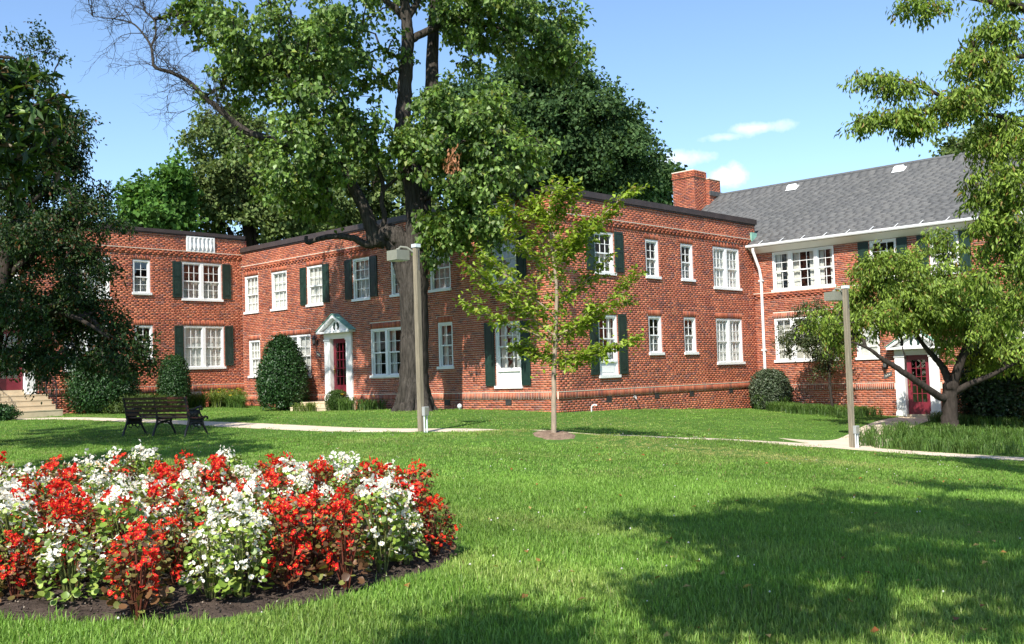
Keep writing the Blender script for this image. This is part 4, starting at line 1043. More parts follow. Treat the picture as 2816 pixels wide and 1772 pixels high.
def clump_points(blobs, rng, gap=.35, shell=.5, spray=0):
    """clump centres inside the blobs; with spray > 0 they gather in loose sprays so that gaps open between them"""
    C = []; OUT = []
    for (c, r, n) in blobs:
        c = np.array(c); r = np.array(r); got = 0; m = n / 5 if spray else n
        while got < m:
            d = rnd_dir(rng, 1)[0]; rad = rng.uniform(0, 1) ** (shell * .667); p = c + d * r * rad
            h = math.sin(p[0] * 1.9 + 1.3) * math.sin(p[1] * 1.5 + .4) * math.sin(p[2] * 2.1 + c[0]) + .35 * math.sin(p[0] * 4.1 + p[2] * 3.3)
            if h > gap + rng.normal(0, .15): got += .25; continue
            got += 1
            if not spray: C.append(p); OUT.append(unit(d * r)); continue
            ax = unit(d * r * .5 + rng.normal(0, 1, 3) * np.array((1, 1, .4))); k = int(rng.integers(4, 9))
            for q in range(k):
                C.append(p + ax * spray * (q / k - .35) * 2.6 + rng.normal(0, .42, 3) * spray * np.array((1, 1, .7))); OUT.append(unit(d * r + ax * .3))
    return np.array(C), np.array(OUT)
def clump_leaves(C, OUT, rng, per, spread, L, Wd, pal, palw, droop=.4, up=.6, var=.2, flat=.7):
    n = len(C) * per
    ax = unit(OUT * .8 + rng.normal(0, .6, OUT.shape) + np.array((0, 0, -droop)))
    t = rng.uniform(-1, 1, n); A = np.repeat(ax, per, 0)
    sp = np.array((1, 1, flat))
    P = np.repeat(C, per, 0) + A * (t * spread)[:, None] + rng.normal(0, .42, (n, 3)) * spread * sp
    D = unit(A * .6 + rnd_dir(rng, n) * .9 + np.array((0, 0, -droop)))
    Nn = unit(np.repeat(OUT, per, 0) * .35 + rnd_dir(rng, n) * .75 + np.array((0, 0, up)))
    ls = rng.uniform(.7, 1.2, n)
    V, F_ = leaves_np(P, D, Nn, L * ls, Wd * ls)
    cc = np.repeat(rng.uniform(1 - var * .6, 1 + var * .6, (len(C), 1)), per, 0)
    c = pal[rng.choice(len(pal), n, p=palw)] * cc * rng.uniform(1 - var, 1 + var, (n, 1))
    return V, F_, np.repeat(c, 4, 0)
def tree(name, label, base, limbs, blobs, bark, pal, palw, per, spread, L, Wd, seed, mat='leaf', gap=.35, shell=.5, droop=.4, up=.6, twig=.006, cat='tree', group=None, extra=None, var=.2, tmax=.09, flat=.7, cname='crown', spray=0):
    rng = np.random.default_rng(seed)
    r = empty(name, base); tag(r, label, cat, group)
    V, F_, nodes = limb_mesh(limbs, rng)
    part('trunk', mesh_np('trunk', V, F_, smooth=True), bark, r)
    C, OUT = clump_points(blobs, rng, gap, shell, spray)
    hi = nodes[nodes[:, 2] > np.min(nodes[:, 2]) + .35 * (np.max(nodes[:, 2]) - np.min(nodes[:, 2]))]
    V, F_ = grow_twigs(hi, list(C), rng, twig, tmax); tag(part('branches', mesh_np('branches', V, F_), bark, r), kind='stuff')
    pal = np.array(pal, float); palw = np.array(palw, float) / sum(palw)
    V, F_, c = clump_leaves(C, OUT, rng, per, spread, L, Wd, pal, palw, droop, up, var, flat)
    part(cname, mesh_np(cname, V, F_, c), mat, r)
    return r, C
def blob(px, py, rx, ry, depth, rd, n):
    k = depth / FPX; return (PX(px, py, depth), (rx * k, rd, ry * k), n)

# old maple in front of the corner building
def maple():
    D0 = 29.8; rng = np.random.default_rng(77)
    def Q(px, py, dd=0): return PX(px, py, D0 + dd)
    b = Q(1141, 1140); b[2] = gz(b[0], b[1])
    k = D0 / FPX
    limbs = [
        ([b + (0, 0, -.3), b + (0, 0, .02), Q(1140, 1090), Q(1139, 1000), Q(1138, 900), Q(1137, 800), Q(1140, 720), Q(1146, 660), Q(1150, 600), Q(1140, 530), Q(1126, 470), Q(1112, 400), Q(1108, 330), Q(1112, 262), Q(1116, 180), Q(1120, 110), Q(1117, 50), Q(1110, -30), Q(1100, -140), Q(1095, -240)],
         [.58, .52, .45, .42, .41, .42, .43, .40, .37, .33, .30, .27, .24, .22, .20, .19, .16, .14, .10, .05]),
        ([Q(1160, 690, -0.03), Q(1163, 620, .1), Q(1160, 550, .3), Q(1165, 480, .4), Q(1180, 400, .5), Q(1187, 300, .6), Q(1188, 200, .8), Q(1190, 100, 1), Q(1196, 0, 1.2), Q(1205, -120, 1.4), Q(1210, -220, 1.6)], [.25, .28, .26, .24, .22, .21, .2, .18, .16, .1, .05]),
        ([Q(1120, 700, -0.07), Q(1100, 660, -0.10), Q(1080, 640, -0.14), Q(1050, 648, -0.17), Q(1036, 668, -0.21), Q(1020, 620, -0.24), Q(1003, 578, -0.28), Q(975, 523, -0.32), Q(930, 455, -0.39), Q(888, 378, -0.42), Q(840, 308, -0.45), Q(815, 256, -0.49), Q(792, 190, -0.52), Q(770, 110, -0.56), Q(760, 20, -0.59)],
         [.26, .27, .25, .24, .25, .20, .18, .165, .15, .13, .11, .09, .075, .06, .03]),
        ([Q(1122, 830, -0.03), Q(1105, 760, -0.07), Q(1085, 700, -0.12), Q(1062, 655, -0.16)], [.16, .17, .15, .12]),
        ([Q(1034, 668, -0.21), Q(1008, 672, -0.24), Q(970, 655, -0.32), Q(925, 650, -0.39), Q(880, 656, -0.42), Q(846, 668, -0.45), Q(842, 650, -0.45)], [.13, .11, .095, .085, .075, .06, .05]),
        ([Q(1044, 645, -0.17), Q(1058, 600, -0.17), Q(1050, 555, -0.17), Q(1054, 510, -0.14), Q(1040, 465, -0.14), Q(1020, 420, -0.17)], [.09, .075, .07, .065, .05, .03]),
        ([Q(1053, 525, -0.17), Q(1080, 500, -0.14), Q(1106, 478, -0.07)], [.055, .05, .045]),
        ([Q(930, 455, -0.39), Q(870, 425, -0.49), Q(810, 400, -0.59), Q(764, 390, -0.66), Q(720, 376, -0.70), Q(683, 364, -0.73), Q(630, 326, -0.77), Q(578, 279, -0.80), Q(545, 250, -0.80), Q(514, 221, -0.84), Q(470, 200, -0.84), Q(427, 186, -0.88), Q(420, 160, -0.88), Q(415, 128, -0.88), Q(392, 92, -0.88), Q(363, 64, -0.88), Q(310, 52, -0.88), Q(256, 46, -0.88)],
         [.12, .12, .12, .115, .11, .105, .09, .085, .075, .065, .055, .05, .042, .038, .03, .024, .016, .008]),
        ([Q(415, 128, -0.88), Q(428, 95, -0.88), Q(424, 55, -0.84), Q(400, 30, -0.84), Q(390, 0, -0.84)], [.035, .03, .022, .016, .01]),
        ([Q(1118, 120), Q(1140, 105, .1), Q(1180, 85, .2), Q(1225, 62, .3), Q(1260, 55, .4), Q(1320, 66, .5), Q(1380, 80, .6), Q(1430, 105, .7), Q(1480, 150, .8)], [.13, .12, .115, .105, .09, .075, .06, .045, .02]),
        ([Q(1118, 60), Q(1090, 25, -0.03), Q(1060, 0, -0.07), Q(1020, -50, -0.10)], [.12, .1, .085, .05]), ([Q(1118, 55), Q(1140, 20, .1), Q(1160, -20, .2), Q(1190, -90, .3)], [.12, .1, .08, .05]),
        ([Q(1125, 470), Q(1160, 430, -0.21), Q(1220, 400, -0.35), Q(1300, 390, -0.45), Q(1380, 410, -0.52)], [.12, .1, .08, .06, .03]),
        ([Q(1150, 560, -0.07), Q(1200, 530, -0.28), Q(1260, 540, -0.39), Q(1300, 580, -0.42)], [.1, .08, .06, .03]),
    ]
    for a in range(6):       # root flare
        t = a * 1.05 + .3; limbs.append(([b + (.30 * math.cos(t), .30 * math.sin(t), .75), b + (.45 * math.cos(t), .45 * math.sin(t), .2), b + (.68 * math.cos(t), .68 * math.sin(t), -.08)], [.16, .15, .09]))
    bl = [blob(800, 100, 225, 95, 29.2, 3.6, 210), blob(700, 170, 120, 100, 29.0, 3.2, 100), blob(930, 170, 110, 110, 28.8, 3.0, 95), blob(850, 270, 180, 60, 28.8, 2.8, 95), blob(630, 130, 80, 70, 29.2, 2.2, 40),
          blob(860, 400, 160, 110, 29.0, 2.2, 120), blob(790, 530, 110, 85, 29.0, 1.8, 85), blob(980, 340, 80, 90, 28.6, 1.8, 40), blob(710, 450, 70, 50, 29.0, 1.4, 22), blob(930, 480, 60, 50, 29.0, 1.2, 16),
          blob(1300, 330, 160, 85, 28.8, 2.4, 120), blob(1390, 420, 110, 100, 28.4, 1.8, 95), blob(1240, 440, 90, 95, 28.2, 1.7, 80), blob(1300, 530, 100, 70, 28.2, 1.5, 80), blob(1255, 630, 65, 75, 28.4, 1.2, 60), blob(1340, 640, 40, 55, 28.0, .9, 28),
          blob(1400, 60, 190, 60, 30.0, 3.0, 150), blob(1520, 140, 90, 65, 30.2, 2.0, 70), blob(1320, 165, 50, 45, 30.0, 1.0, 16), blob(1270, 35, 80, 45, 30.0, 2.4, 50), blob(1580, 190, 50, 40, 30.2, 1.0, 18),
          blob(1000, -130, 400, 120, 29.6, 5.0, 260), blob(1350, -90, 250, 80, 30.0, 4.0, 120), blob(560, 20, 80, 30, 29.2, 1.4, 30), blob(1075, 160, 30, 50, 29.2, .8, 6), blob(1130, 385, 65, 50, 28.4, .9, 34), blob(1190, 470, 50, 60, 28.3, .8, 26), blob(1190, 620, 30, 60, 28.6, .6, 12), blob(560, 110, 40, 40, 29.2, 1, 10)]
    pal = [(.10, .175, .032), (.145, .235, .045), (.065, .12, .024), (.195, .29, .075), (.25, .32, .15), (.22, .25, .05)]; pw = [.30, .28, .2, .12, .06, .04]
    r, C = tree('maple_tree', 'old maple with thick grey trunk and bare dead limb in front of the brick corner', b, limbs, bl, 'bark_maple', pal, pw, 25, .26, .165, .12, 5, droop=.6, up=.9, gap=.15, shell=.7, twig=.0065, var=.36, spray=.46)
    # dead twigs of the bare limb
    rg = np.random.default_rng(4); Vs = []; Fs = []; kk = 0
    nodes = [Q(px, py, -.85) for px, py in ((256, 46), (310, 52), (363, 64), (392, 92), (415, 128), (427, 186), (470, 200), (514, 221), (545, 250), (578, 279), (424, 55), (400, 30), (630, 326), (600, 300), (683, 364))]
    def sprout(p, d, L, rad, lev):
        nonlocal kk
        pts = [p]
        for _ in range(4):
            d = unit(d + rg.normal(0, .28, 3)); p = p + d * L / 4; pts.append(p)
        V, F_ = tube_np(pts, np.linspace(rad, rad * .35, 5), 4); Vs.append(V); Fs.append(np.array(F_) + kk); kk += len(V)
        if lev:
            for q in pts[1:]:
                for _ in range(2 if lev > 1 else 1): sprout(q, unit(d + rg.normal(0, .75, 3)), L * rg.uniform(.4, .7), rad * .55, lev - 1)
    for i, nd in enumerate(nodes):
        for _ in range(3): sprout(nd, unit(np.array((rg.uniform(-.9, .5), rg.normal(0, .5), rg.uniform(-.15, 1)))), rg.uniform(.5, 1.5), .014, 2)
    part('dead_twigs', mesh_np('dead_twigs', np.concatenate(Vs), np.concatenate(Fs)), 'bark_maple', r)
    # a hanging spray of dead leaves
    c = Q(1242, 448, -3.2); n = 130; P = c + rg.normal(0, 1, (n, 3)) * np.array((.10, .1, .2)); D = unit(rnd_dir(rg, n) * .5 + np.array((0, 0, -1)))
    V, F_ = leaves_np(P, D, rnd_dir(rg, n), .11, .05); part('withered_leaves', mesh_np('withered_leaves', V, F_, np.repeat(np.array((.42, .19, .09)) * rg.uniform(.7, 1.2, (n, 1)), 4, 0)), 'leaf', r)
maple()

# young tree on the lawn
def young():
    b = on_ground(1523, 1197); d0 = b[1]
    def Q(px, py, dd=0): return PX(px, py, d0 + dd)
    tips = [(1285, 838, -.5), (1330, 700, .3), (1390, 580, -.3), (1470, 560, .2), (1560, 520, -.4), (1745, 512, .3), (1690, 580, .5), (1640, 600, -.4), (1735, 770, -.2), (1720, 830, .3), (1735, 935, -.3), (1430, 960, .4), (1620, 980, -.3), (1300, 740, -.3), (1660, 720, .6), (1420, 660, .7), (1600, 640, -.7), (1380, 800, .7), (1640, 860, .6)]
    limbs = [([b + (0, 0, -.1), b, Q(1523, 1100), Q(1524, 1010), Q(1527, 930), Q(1530, 860), Q(1530, 780), Q(1520, 700), Q(1512, 620), Q(1515, 540), Q(1540, 500)], [.07, .055, .05, .048, .045, .038, .032, .026, .02, .014, .008])]
    for (x, y, dd) in tips:
        y0 = min(1000, y + 60 + abs(x - 1525) * .55 * (1 if y < 800 else .35)); y0 = max(y0, 620); x0 = 1525
        limbs.append(([Q(x0, y0), Q(x0 + (x - x0) * .35, y0 + (y - y0) * .30 - 6, dd * .35), Q(x0 + (x - x0) * .7, y0 + (y - y0) * .64 - 4, dd * .7), Q(x, y, dd)], [.020, .015, .010, .004]))
    r = empty('young_tree', b); tag(r, 'slender young tree with pale trunk and sparse bright leaves on the lawn', 'tree')
    rng = np.random.default_rng(8); V, F_, nodes = limb_mesh(limbs, rng, 8, .03); part('trunk', mesh_np('trunk', V, F_, smooth=True), 'bark_young', r)
    # leaves in two ranks along the limbs and short side shoots
    P = []; D = []
    sv = []; sf = []; kk = 0
    for (pp, rr) in limbs[1:]:
        Pp, _ = catmull(pp, rr, 12); n = len(Pp); T = unit(np.gradient(Pp, axis=0))
        for i in range(int(n * .15), n):
            for sg in (-1, 1):
                side = unit(np.cross(T[i], (0, 0, 1))) * sg
                P.append(Pp[i] + rng.normal(0, .02, 3)); D.append(unit(T[i] * .6 + side * .8 + rng.normal(0, .35, 3) + (0, 0, -.25)))
                if rng.random() < .34:
                    e = unit(T[i] * .7 + side * .7 + rng.normal(0, .35, 3)); Ls = rng.uniform(.15, .42)
                    V, F_ = tube_np([Pp[i], Pp[i] + e * Ls * .5, Pp[i] + e * Ls], [.005, .004, .002], 4); sv.append(V); sf.append(np.array(F_) + kk); kk += len(V)
                    for q in np.linspace(.25, 1, int(Ls / .05)):
                        for s2 in (-1, 1):
                            P.append(Pp[i] + e * Ls * q); D.append(unit(e * .5 + unit(np.cross(e, (0, 0, 1))) * s2 * .8 + rng.normal(0, .35, 3) + (0, 0, -.2)))
    for z in np.linspace(.30, 1, 150):
        Pp, _ = catmull(*limbs[0], 6); p = Pp[int(z * (len(Pp) - 1))]
        for _ in range(4): P.append(p + rng.normal(0, 1, 3) * np.array((.16, .16, .06))); D.append(rnd_dir(rng, 1)[0])
    P = np.array(P); D = np.array(D); n = len(P); Nn = unit(rnd_dir(rng, n) * .55 + np.array((0, 0, 1.)))
    tag(part('branches', mesh_np('branches', np.concatenate(sv), np.concatenate(sf)), 'bark_young', r), kind='stuff')
    kk2 = rng.random(len(P)) < .45; P = np.concatenate([P, (P + rng.normal(0, .07, P.shape))[kk2]]); D = np.concatenate([D, unit(D + rng.normal(0, .5, D.shape))[kk2]]); n = len(P); Nn = unit(rnd_dir(rng, n) * .55 + np.array((0, 0, 1.))); ls = rng.uniform(.075, .13, n); V, F_ = leaves_np(P, D, Nn, ls, ls * .6, .15, .15)
    pal = np.array([(.21, .30, .026), (.26, .36, .038), (.15, .225, .024), (.32, .40, .07), (.22, .17, .04)]); c = pal[rng.choice(5, n, p=[.34, .3, .2, .12, .04])] * rng.uniform(.8, 1.2, (n, 1))
    part('crown', mesh_np('crown', V, F_, np.repeat(c, 4, 0)), 'leaf', r)
    # mulch ring
    m = MB(); R0 = .62; Vm = []; Fm = []; nn = 28
    for k, (rr, h) in enumerate(((.05, .05), (.2, .04), (.33, .025), (.42, -.02))):
        for i in range(nn):
            a = 2 * math.pi * i / nn; j = 1 + rng.normal(0, .05); x, y = b[0] + rr * j * math.cos(a), b[1] + rr * j * math.sin(a); Vm.append((x, y, gz(x, y) + h + rng.normal(0, .006)))
    for k in range(3):
        for i in range(nn): Fm.append((k * nn + i, k * nn + (i + 1) % nn, (k + 1) * nn + (i + 1) % nn, (k + 1) * nn + i))
    tag(part('mulch_ring', mesh_np('mulch_ring', Vm, np.array(Fm), smooth=True), 'mulch'), 'low brown mulch ring round the young tree', kind='structure')
    return b
YB = young()

# trees behind the buildings
def far_tree(name, label, px, dep, blobs, pal, pw, seed, per=46, spread=.7, L=.34, Wd=.26, trunk_r=.35, gap=.55, shell=.45, up=.6):
    base = PX(px, 1000, dep); base[2] = gz(base[0], base[1]); top = max(b[0][2] + b[1][2] for b in blobs)
    c = np.mean([b[0] for b in blobs], 0)
    limbs = [([base + (0, 0, -.3), base + (0, 0, 2), base + (.2, 0, (top - base[2]) * .4), np.array((c[0], c[1], base[2] + (top - base[2]) * .62)), np.array((c[0], c[1], top - 1.2))], [trunk_r * 1.2, trunk_r, trunk_r * .8, trunk_r * .5, .06])]
    for b in blobs:
        j = base + (.2, 0, (top - base[2]) * .38); limbs.append(([j, (j + b[0]) / 2 + (0, 0, .4), b[0]], [trunk_r * .5, trunk_r * .35, .06]))
    return tree(name, label, base, limbs, blobs, 'bark_dark', pal, pw, per, spread, L, Wd, seed, 'leaf_far', gap, shell, .35, up, .012, group='trees behind the buildings', var=.25)
DG = [(.050, .098, .032), (.070, .125, .042), (.036, .072, .026), (.09, .15, .05)]
far_tree('oak_tree', 'tall dense dark green tree rising behind the corner building', 1560, 56, [blob(1470, 290, 190, 110, 56, 4.5, 150), blob(1600, 370, 180, 130, 56, 4.5, 170), blob(1390, 420, 170, 150, 57, 4.5, 150), blob(1680, 470, 140, 100, 56, 4, 120), blob(1500, 500, 250, 110, 57, 4.5, 150), blob(1480, 205, 110, 45, 56, 3, 40), blob(1240, 300, 90, 80, 57, 3, 35)], DG, [.35, .3, .2, .15], 31, 120, .75, .25, .18, .5, gap=.6)
far_tree('oak_tree', 'small dark green treetop beside the brick chimney', 1815, 62, [blob(1815, 500, 48, 45, 62, 2, 36), blob(1790, 550, 50, 40, 62, 2, 22)], DG, [.35, .3, .2, .15], 32, 60, .7, .34, .26, .25)
OL = [(.11, .16, .045), (.145, .195, .06), (.085, .125, .038), (.18, .22, .085)]
far_tree('sycamore_tree', 'olive green tree behind the parapets left of the old maple', 700, 52, [blob(640, 400, 130, 80, 52, 3, 70), blob(700, 500, 160, 100, 52, 3.5, 120), blob(580, 560, 120, 90, 52, 3, 90), blob(820, 580, 120, 80, 52, 3, 70), blob(740, 620, 120, 60, 52, 3, 50), blob(610, 330, 60, 40, 52, 2, 18)], OL, [.3, .3, .25, .15], 33, 80, .55, .23, .17, .35, gap=.25)
far_tree('sycamore_tree', 'green tree seen through the gap under the maple limb', 1020, 55, [blob(1010, 500, 90, 60, 55, 3, 40), blob(960, 600, 120, 60, 55, 3, 50), blob(1120, 560, 90, 70, 55, 3, 45)], OL, [.3, .3, .25, .15], 36, 55, .7, .32, .25, .3)
BGc = [(.075, .17, .028), (.095, .20, .036), (.055, .13, .022), (.12, .22, .05)]
far_tree('maple_sapling', 'bright green pointed treetop above the parapet of the bench building', 460, 48, [blob(470, 530, 45, 70, 48, 1.6, 40), blob(440, 600, 85, 50, 48, 2, 44), blob(480, 470, 22, 30, 48, .8, 9)], BGc, [.3, .3, .25, .15], 34, 60, .5, .26, .22, .2)
far_tree('maple_sapling', 'bright green treetop next to the sky gap at left', 380, 48, [blob(378, 560, 36, 60, 48, 1.4, 30), blob(370, 610, 55, 40, 48, 1.8, 26)], BGc, [.3, .3, .25, .15], 35, 60, .5, .26, .22, .2)
far_tree('oak_tree', 'small treetop peeping over the grey shingled ridge', 2660, 62, [blob(2660, 410, 60, 35, 62, 2.2, 26), blob(2720, 390, 60, 50, 62, 2.2, 30)], OL, [.3, .3, .25, .15], 37, 55, .7, .3, .24, .3)

# crab apple and magnolia at the left edge
def left_trees():
    d0 = 22.5
    b = PX(-40, 1000, d0); b[2] = gz(b[0], b[1])
    def Q(px, py, dd=0): return PX(px, py, d0 + dd)
    limbs = [([b + (0, 0, -.2), b + (0, 0, .6), Q(-30, 1000), Q(-10, 880), Q(10, 760), Q(30, 600), Q(60, 420), Q(80, 260)], [.28, .22, .19, .18, .15, .11, .07, .02]),
             ([Q(-12, 890), Q(60, 868, -.3), Q(140, 858, -.6), Q(220, 880, -.8), Q(300, 930, -.9)], [.11, .09, .07, .05, .02]), ([Q(8, 770), Q(90, 700, .3), Q(180, 640, .5), Q(270, 590, .6)], [.1, .08, .05, .02]), ([Q(30, 600), Q(110, 540, -.4), Q(170, 480, -.5)], [.08, .05, .02])]
    bl = [blob(60, 230, 60, 60, d0, 1.6, 34), blob(170, 330, 50, 40, d0, 1.0, 20), blob(190, 430, 60, 50, d0, 1.0, 26), blob(85, 120, 25, 30, d0, .6, 10), blob(110, 400, 100, 100, d0, 2, 105), blob(60, 560, 140, 90, d0, 2.2, 95), blob(190, 560, 90, 60, d0, 1.4, 38), blob(260, 610, 85, 50, d0, 1.2, 30),
          blob(110, 690, 170, 90, d0, 2.3, 120), blob(230, 720, 80, 80, d0, 1.4, 42), blob(90, 830, 170, 90, d0, 2.2, 105), blob(210, 880, 110, 75, d0, 1.5, 60), blob(310, 940, 90, 70, d0, 1.2, 42), blob(60, 950, 130, 80, d0, 1.8, 60), blob(190, 990, 110, 60, d0, 1.2, 40), blob(-200, 500, 200, 350, d0, 3, 150), blob(330, 1000, 50, 50, d0, .8, 14)]
    pal = [(.026, .06, .014), (.038, .08, .018), (.018, .04, .010), (.11, .05, .018), (.085, .085, .022)]; pw = [.36, .3, .22, .05, .07]
    tree('crab_apple_tree', 'dark small leaved tree with drooping boughs at the left edge behind the magnolia', b, limbs, bl, 'bark_dark', pal, pw, 58, .24, .095, .048, 51, 'leaf', .5, .6, .55, .5, .005, flat=.8, spray=.3, var=.3)
    d1 = 13.5
    b = np.array((-8.6, 13.6, gz(-8.6, 13.6)))
    def Q(px, py, dd=0): return PX(px, py, d1 + dd)
    limbs = [([b + (0, 0, -.2), b + (0, 0, 1.2), b + (.2, 0, 3), b + (.3, 0, 5), b + (.35, 0, 6.6)], [.24, .2, .17, .11, .04])] + [([b + (.2, 0, z0), Q(x * .4 - 140, y + 20), Q(x, y)], [.06, .04, .015]) for z0, x, y in ((2.6, 60, 440), (3.2, 130, 330), (3.8, 80, 220), (2.4, 20, 520), (4.4, 40, 160))]
    bl = [blob(20, 200, 50, 60, d1, .8, 14), blob(50, 300, 110, 80, d1, 1.0, 34), blob(40, 410, 110, 70, d1, 1.0, 30), blob(-250, 330, 240, 260, d1, 1.9, 150), blob(-260, 700, 190, 220, d1, 1.7, 70), blob(0, 480, 60, 40, d1, .6, 9), blob(-230, 20, 180, 140, d1, 1.4, 50), ((-10.4, 16.8, 6.4), (1.5, 1.8, 1.5), 150), ((-12.6, 17.4, 6.8), (1.7, 2.0, 1.6), 150), ((-9.6, 15.2, 7.4), (1.2, 1.4, 1.0), 70), ((-11.5, 15.0, 8.0), (1.6, 1.5, 1.2), 90)]  # last four clumps stay out of view, added to shade the bench
    pal = [(.035, .075, .015), (.05, .10, .02), (.13, .20, .03), (.025, .05, .012), (.10, .065, .025)]; pw = [.32, .26, .16, .18, .08]
    tree('magnolia_tree', 'magnolia with long glossy leaves at the upper left edge', b, limbs, bl, 'bark_dark', pal, pw, 16, .13, .21, .075, 52, 'leaf_gloss', .9, .6, .05, .8, .006, var=.15)
left_trees()

# cherry trees at the right
CH_P = [(.155, .235, .03), (.20, .29, .04), (.105, .165, .024), (.27, .355, .06), (.22, .15, .04)]; CH_W = [.33, .3, .2, .12, .05]
def right_trees():
    b = on_ground(2612, 1186); d0 = b[1]
    def Q(px, py, dd=0): return PX(px, py, d0 + dd)
    limbs = [([b + (0, 0, -.2), b + (0, 0, .05), Q(2612, 1140), Q(2612, 1090), Q(2614, 1060)], [.34, .27, .21, .2, .22]),
             ([Q(2610, 1085), Q(2590, 1095, -.1), Q(2560, 1075, -.3), Q(2520, 1048, -.5), Q(2470, 1015, -.7), Q(2430, 990, -.8), Q(2390, 960, -.9), Q(2340, 940, -1)], [.12, .11, .1, .09, .08, .065, .045, .02]),
             ([Q(2614, 1065), Q(2605, 1040, .1), Q(2592, 1010, .2), Q(2575, 990, .2), Q(2540, 950, .2), Q(2500, 890, .3)], [.12, .11, .1, .08, .06, .03]),
             ([Q(2618, 1065), Q(2640, 1000, -.2), Q(2665, 930, -.3), Q(2690, 840, -.4), Q(2700, 740, -.4)], [.13, .12, .1, .07, .03]), ([Q(2620, 1085), Q(2660, 1060, -.3), Q(2720, 1035, -.6), Q(2790, 1000, -.8)], [.1, .09, .07, .04]),
             ([Q(2490, 1030, -.6), Q(2490, 990, -.6), Q(2480, 950, -.5)], [.035, .028, .015])]
    bl = [blob(2350, 860, 110, 75, d0, 1.5, 85), blob(2430, 780, 100, 70, d0, 1.5, 85), blob(2480, 860, 120, 60, d0, 1.6, 85), blob(2580, 800, 140, 90, d0, 2.0, 150), blob(2660, 890, 120, 70, d0, 1.8, 95), blob(2400, 740, 60, 40, d0, .9, 18), blob(2740, 840, 110, 130, d0, 2.2, 160), blob(2770, 980, 80, 50, d0, 1.5, 50), blob(2300, 930, 60, 45, d0, .8, 18), blob(2900, 900, 110, 160, d0, 2, 50), blob(2560, 700, 120, 60, d0, 1.5, 40)]
    tree('cherry_tree', 'spreading cherry tree with dark forked trunk in front of the red door', b, limbs, bl, 'bark_dark', CH_P, CH_W, 38, .22, .14, .05, 61, 'leaf', .6, .65, .8, .6, .005, spray=.3, var=.3)
    d1 = 15.5
    b = np.array((10.2, 15.6, gz(10.2, 15.6)))
    def Q(px, py, dd=0): return PX(px, py, d1 + dd)
    limbs = [([b + (0, 0, -.2), b + (0, 0, .3), b + (0, 0, 2), b + (-.1, 0, 3.6), b + (-.2, 0, 5.6), b + (-.3, 0, 7.4)], [.3, .24, .2, .17, .11, .04]),
             ([b + (-.1, 0, 3.2), Q(2900, 420), Q(2780, 330), Q(2660, 310), Q(2560, 300), Q(2450, 320), Q(2340, 338)], [.06, .045, .034, .026, .018, .012, .005]), ([b + (-.2, 0, 4.6), Q(2850, 60), Q(2740, 10), Q(2600, -10), Q(2490, 20)], [.09, .06, .045, .03, .008]),
             ([b + (-.1, 0, 2.6), Q(2900, 600), Q(2780, 560), Q(2690, 560)], [.09, .06, .04, .015]), ([Q(2660, 310), Q(2560, 250), Q(2460, 215), Q(2380, 205)], [.04, .03, .018, .006]), ([b + (-.2, 0, 4), Q(2880, 200), Q(2760, 160), Q(2640, 130)], [.08, .05, .035, .012])]
    bl = [blob(2730, 95, 85, 22, d1, .7, 38), blob(2700, 165, 90, 28, d1, .7, 45), blob(2745, 220, 90, 45, d1, .9, 64), blob(2640, 290, 110, 36, d1, .8, 68), blob(2480, 320, 110, 22, d1, .4, 34), blob(2400, 215, 70, 14, d1, .3, 15), blob(2480, 240, 80, 22, d1, .4, 24), blob(2380, 335, 60, 14, d1, .3, 17), blob(2560, 345, 90, 22, d1, .5, 30),
          blob(2760, 390, 85, 65, d1, 1.1, 83), blob(2770, 540, 85, 80, d1, 1.1, 87), blob(2715, 500, 45, 45, d1, .7, 26), blob(2790, 690, 75, 80, d1, 1.0, 76), blob(2715, 620, 40, 36, d1, .5, 19), blob(2810, 840, 60, 80, d1, .9, 49), blob(2560, 20, 60, 20, d1, .4, 15), blob(2500, 18, 40, 12, d1, .3, 11), blob(2750, 10, 70, 16, d1, .6, 20), blob(2960, 300, 120, 330, d1, 2.0, 228), blob(2990, -120, 220, 100, d1, 1.8, 76), blob(2690, 780, 40, 50, d1, .5, 19)]
    tree('cherry_tree', 'nearer cherry tree reaching in from the upper right edge against the sky', b, limbs, bl, 'bark_dark', CH_P, CH_W, 30, .15, .10, .036, 62, 'leaf', .8, .6, .8, .6, .003, var=.3, tmax=.03)
    # small ornamental tree against the gabled building
    b = FP('D', 3.5, 1.2, 0); b[2] = gz(b[0], b[1]); d2 = b[1]
    def Q(px, py, dd=0): return PX(px, py, d2 + dd)
    limbs = [([b + (0, 0, -.1), b, Q(2282, 1060), Q(2280, 1010), Q(2270, 960)], [.07, .055, .05, .045, .03]), ([Q(2280, 1030), Q(2250, 960, -.2), Q(2200, 900, -.3)], [.035, .025, .01]), ([Q(2280, 1010), Q(2300, 950, .1), Q(2310, 890, .1)], [.035, .025, .01]), ([Q(2262, 990), Q(2230, 940, .1), Q(2170, 900, .1)], [.025, .018, .008])]
    bl = [blob(2240, 900, 80, 60, d2, .8, 45), blob(2190, 930, 65, 50, d2, .6, 28), blob(2280, 960, 70, 50, d2, .7, 32), blob(2260, 1000, 55, 35, d2, .6, 16), blob(2230, 850, 40, 20, d2, .4, 8), blob(2310, 880, 50, 50, d2, .6, 18)]
    pal = [(.06, .085, .03), (.085, .11, .04), (.045, .06, .025), (.12, .13, .05)]
    tree('ornamental_tree', 'small bushy tree against the wall between the clipped shrub and lamp post', b, limbs, bl, 'bark_dark', pal, [.35, .3, .2, .15], 60, .22, .08, .05, 63, 'leaf', .7, .6, .3, .6, .004)
right_trees()

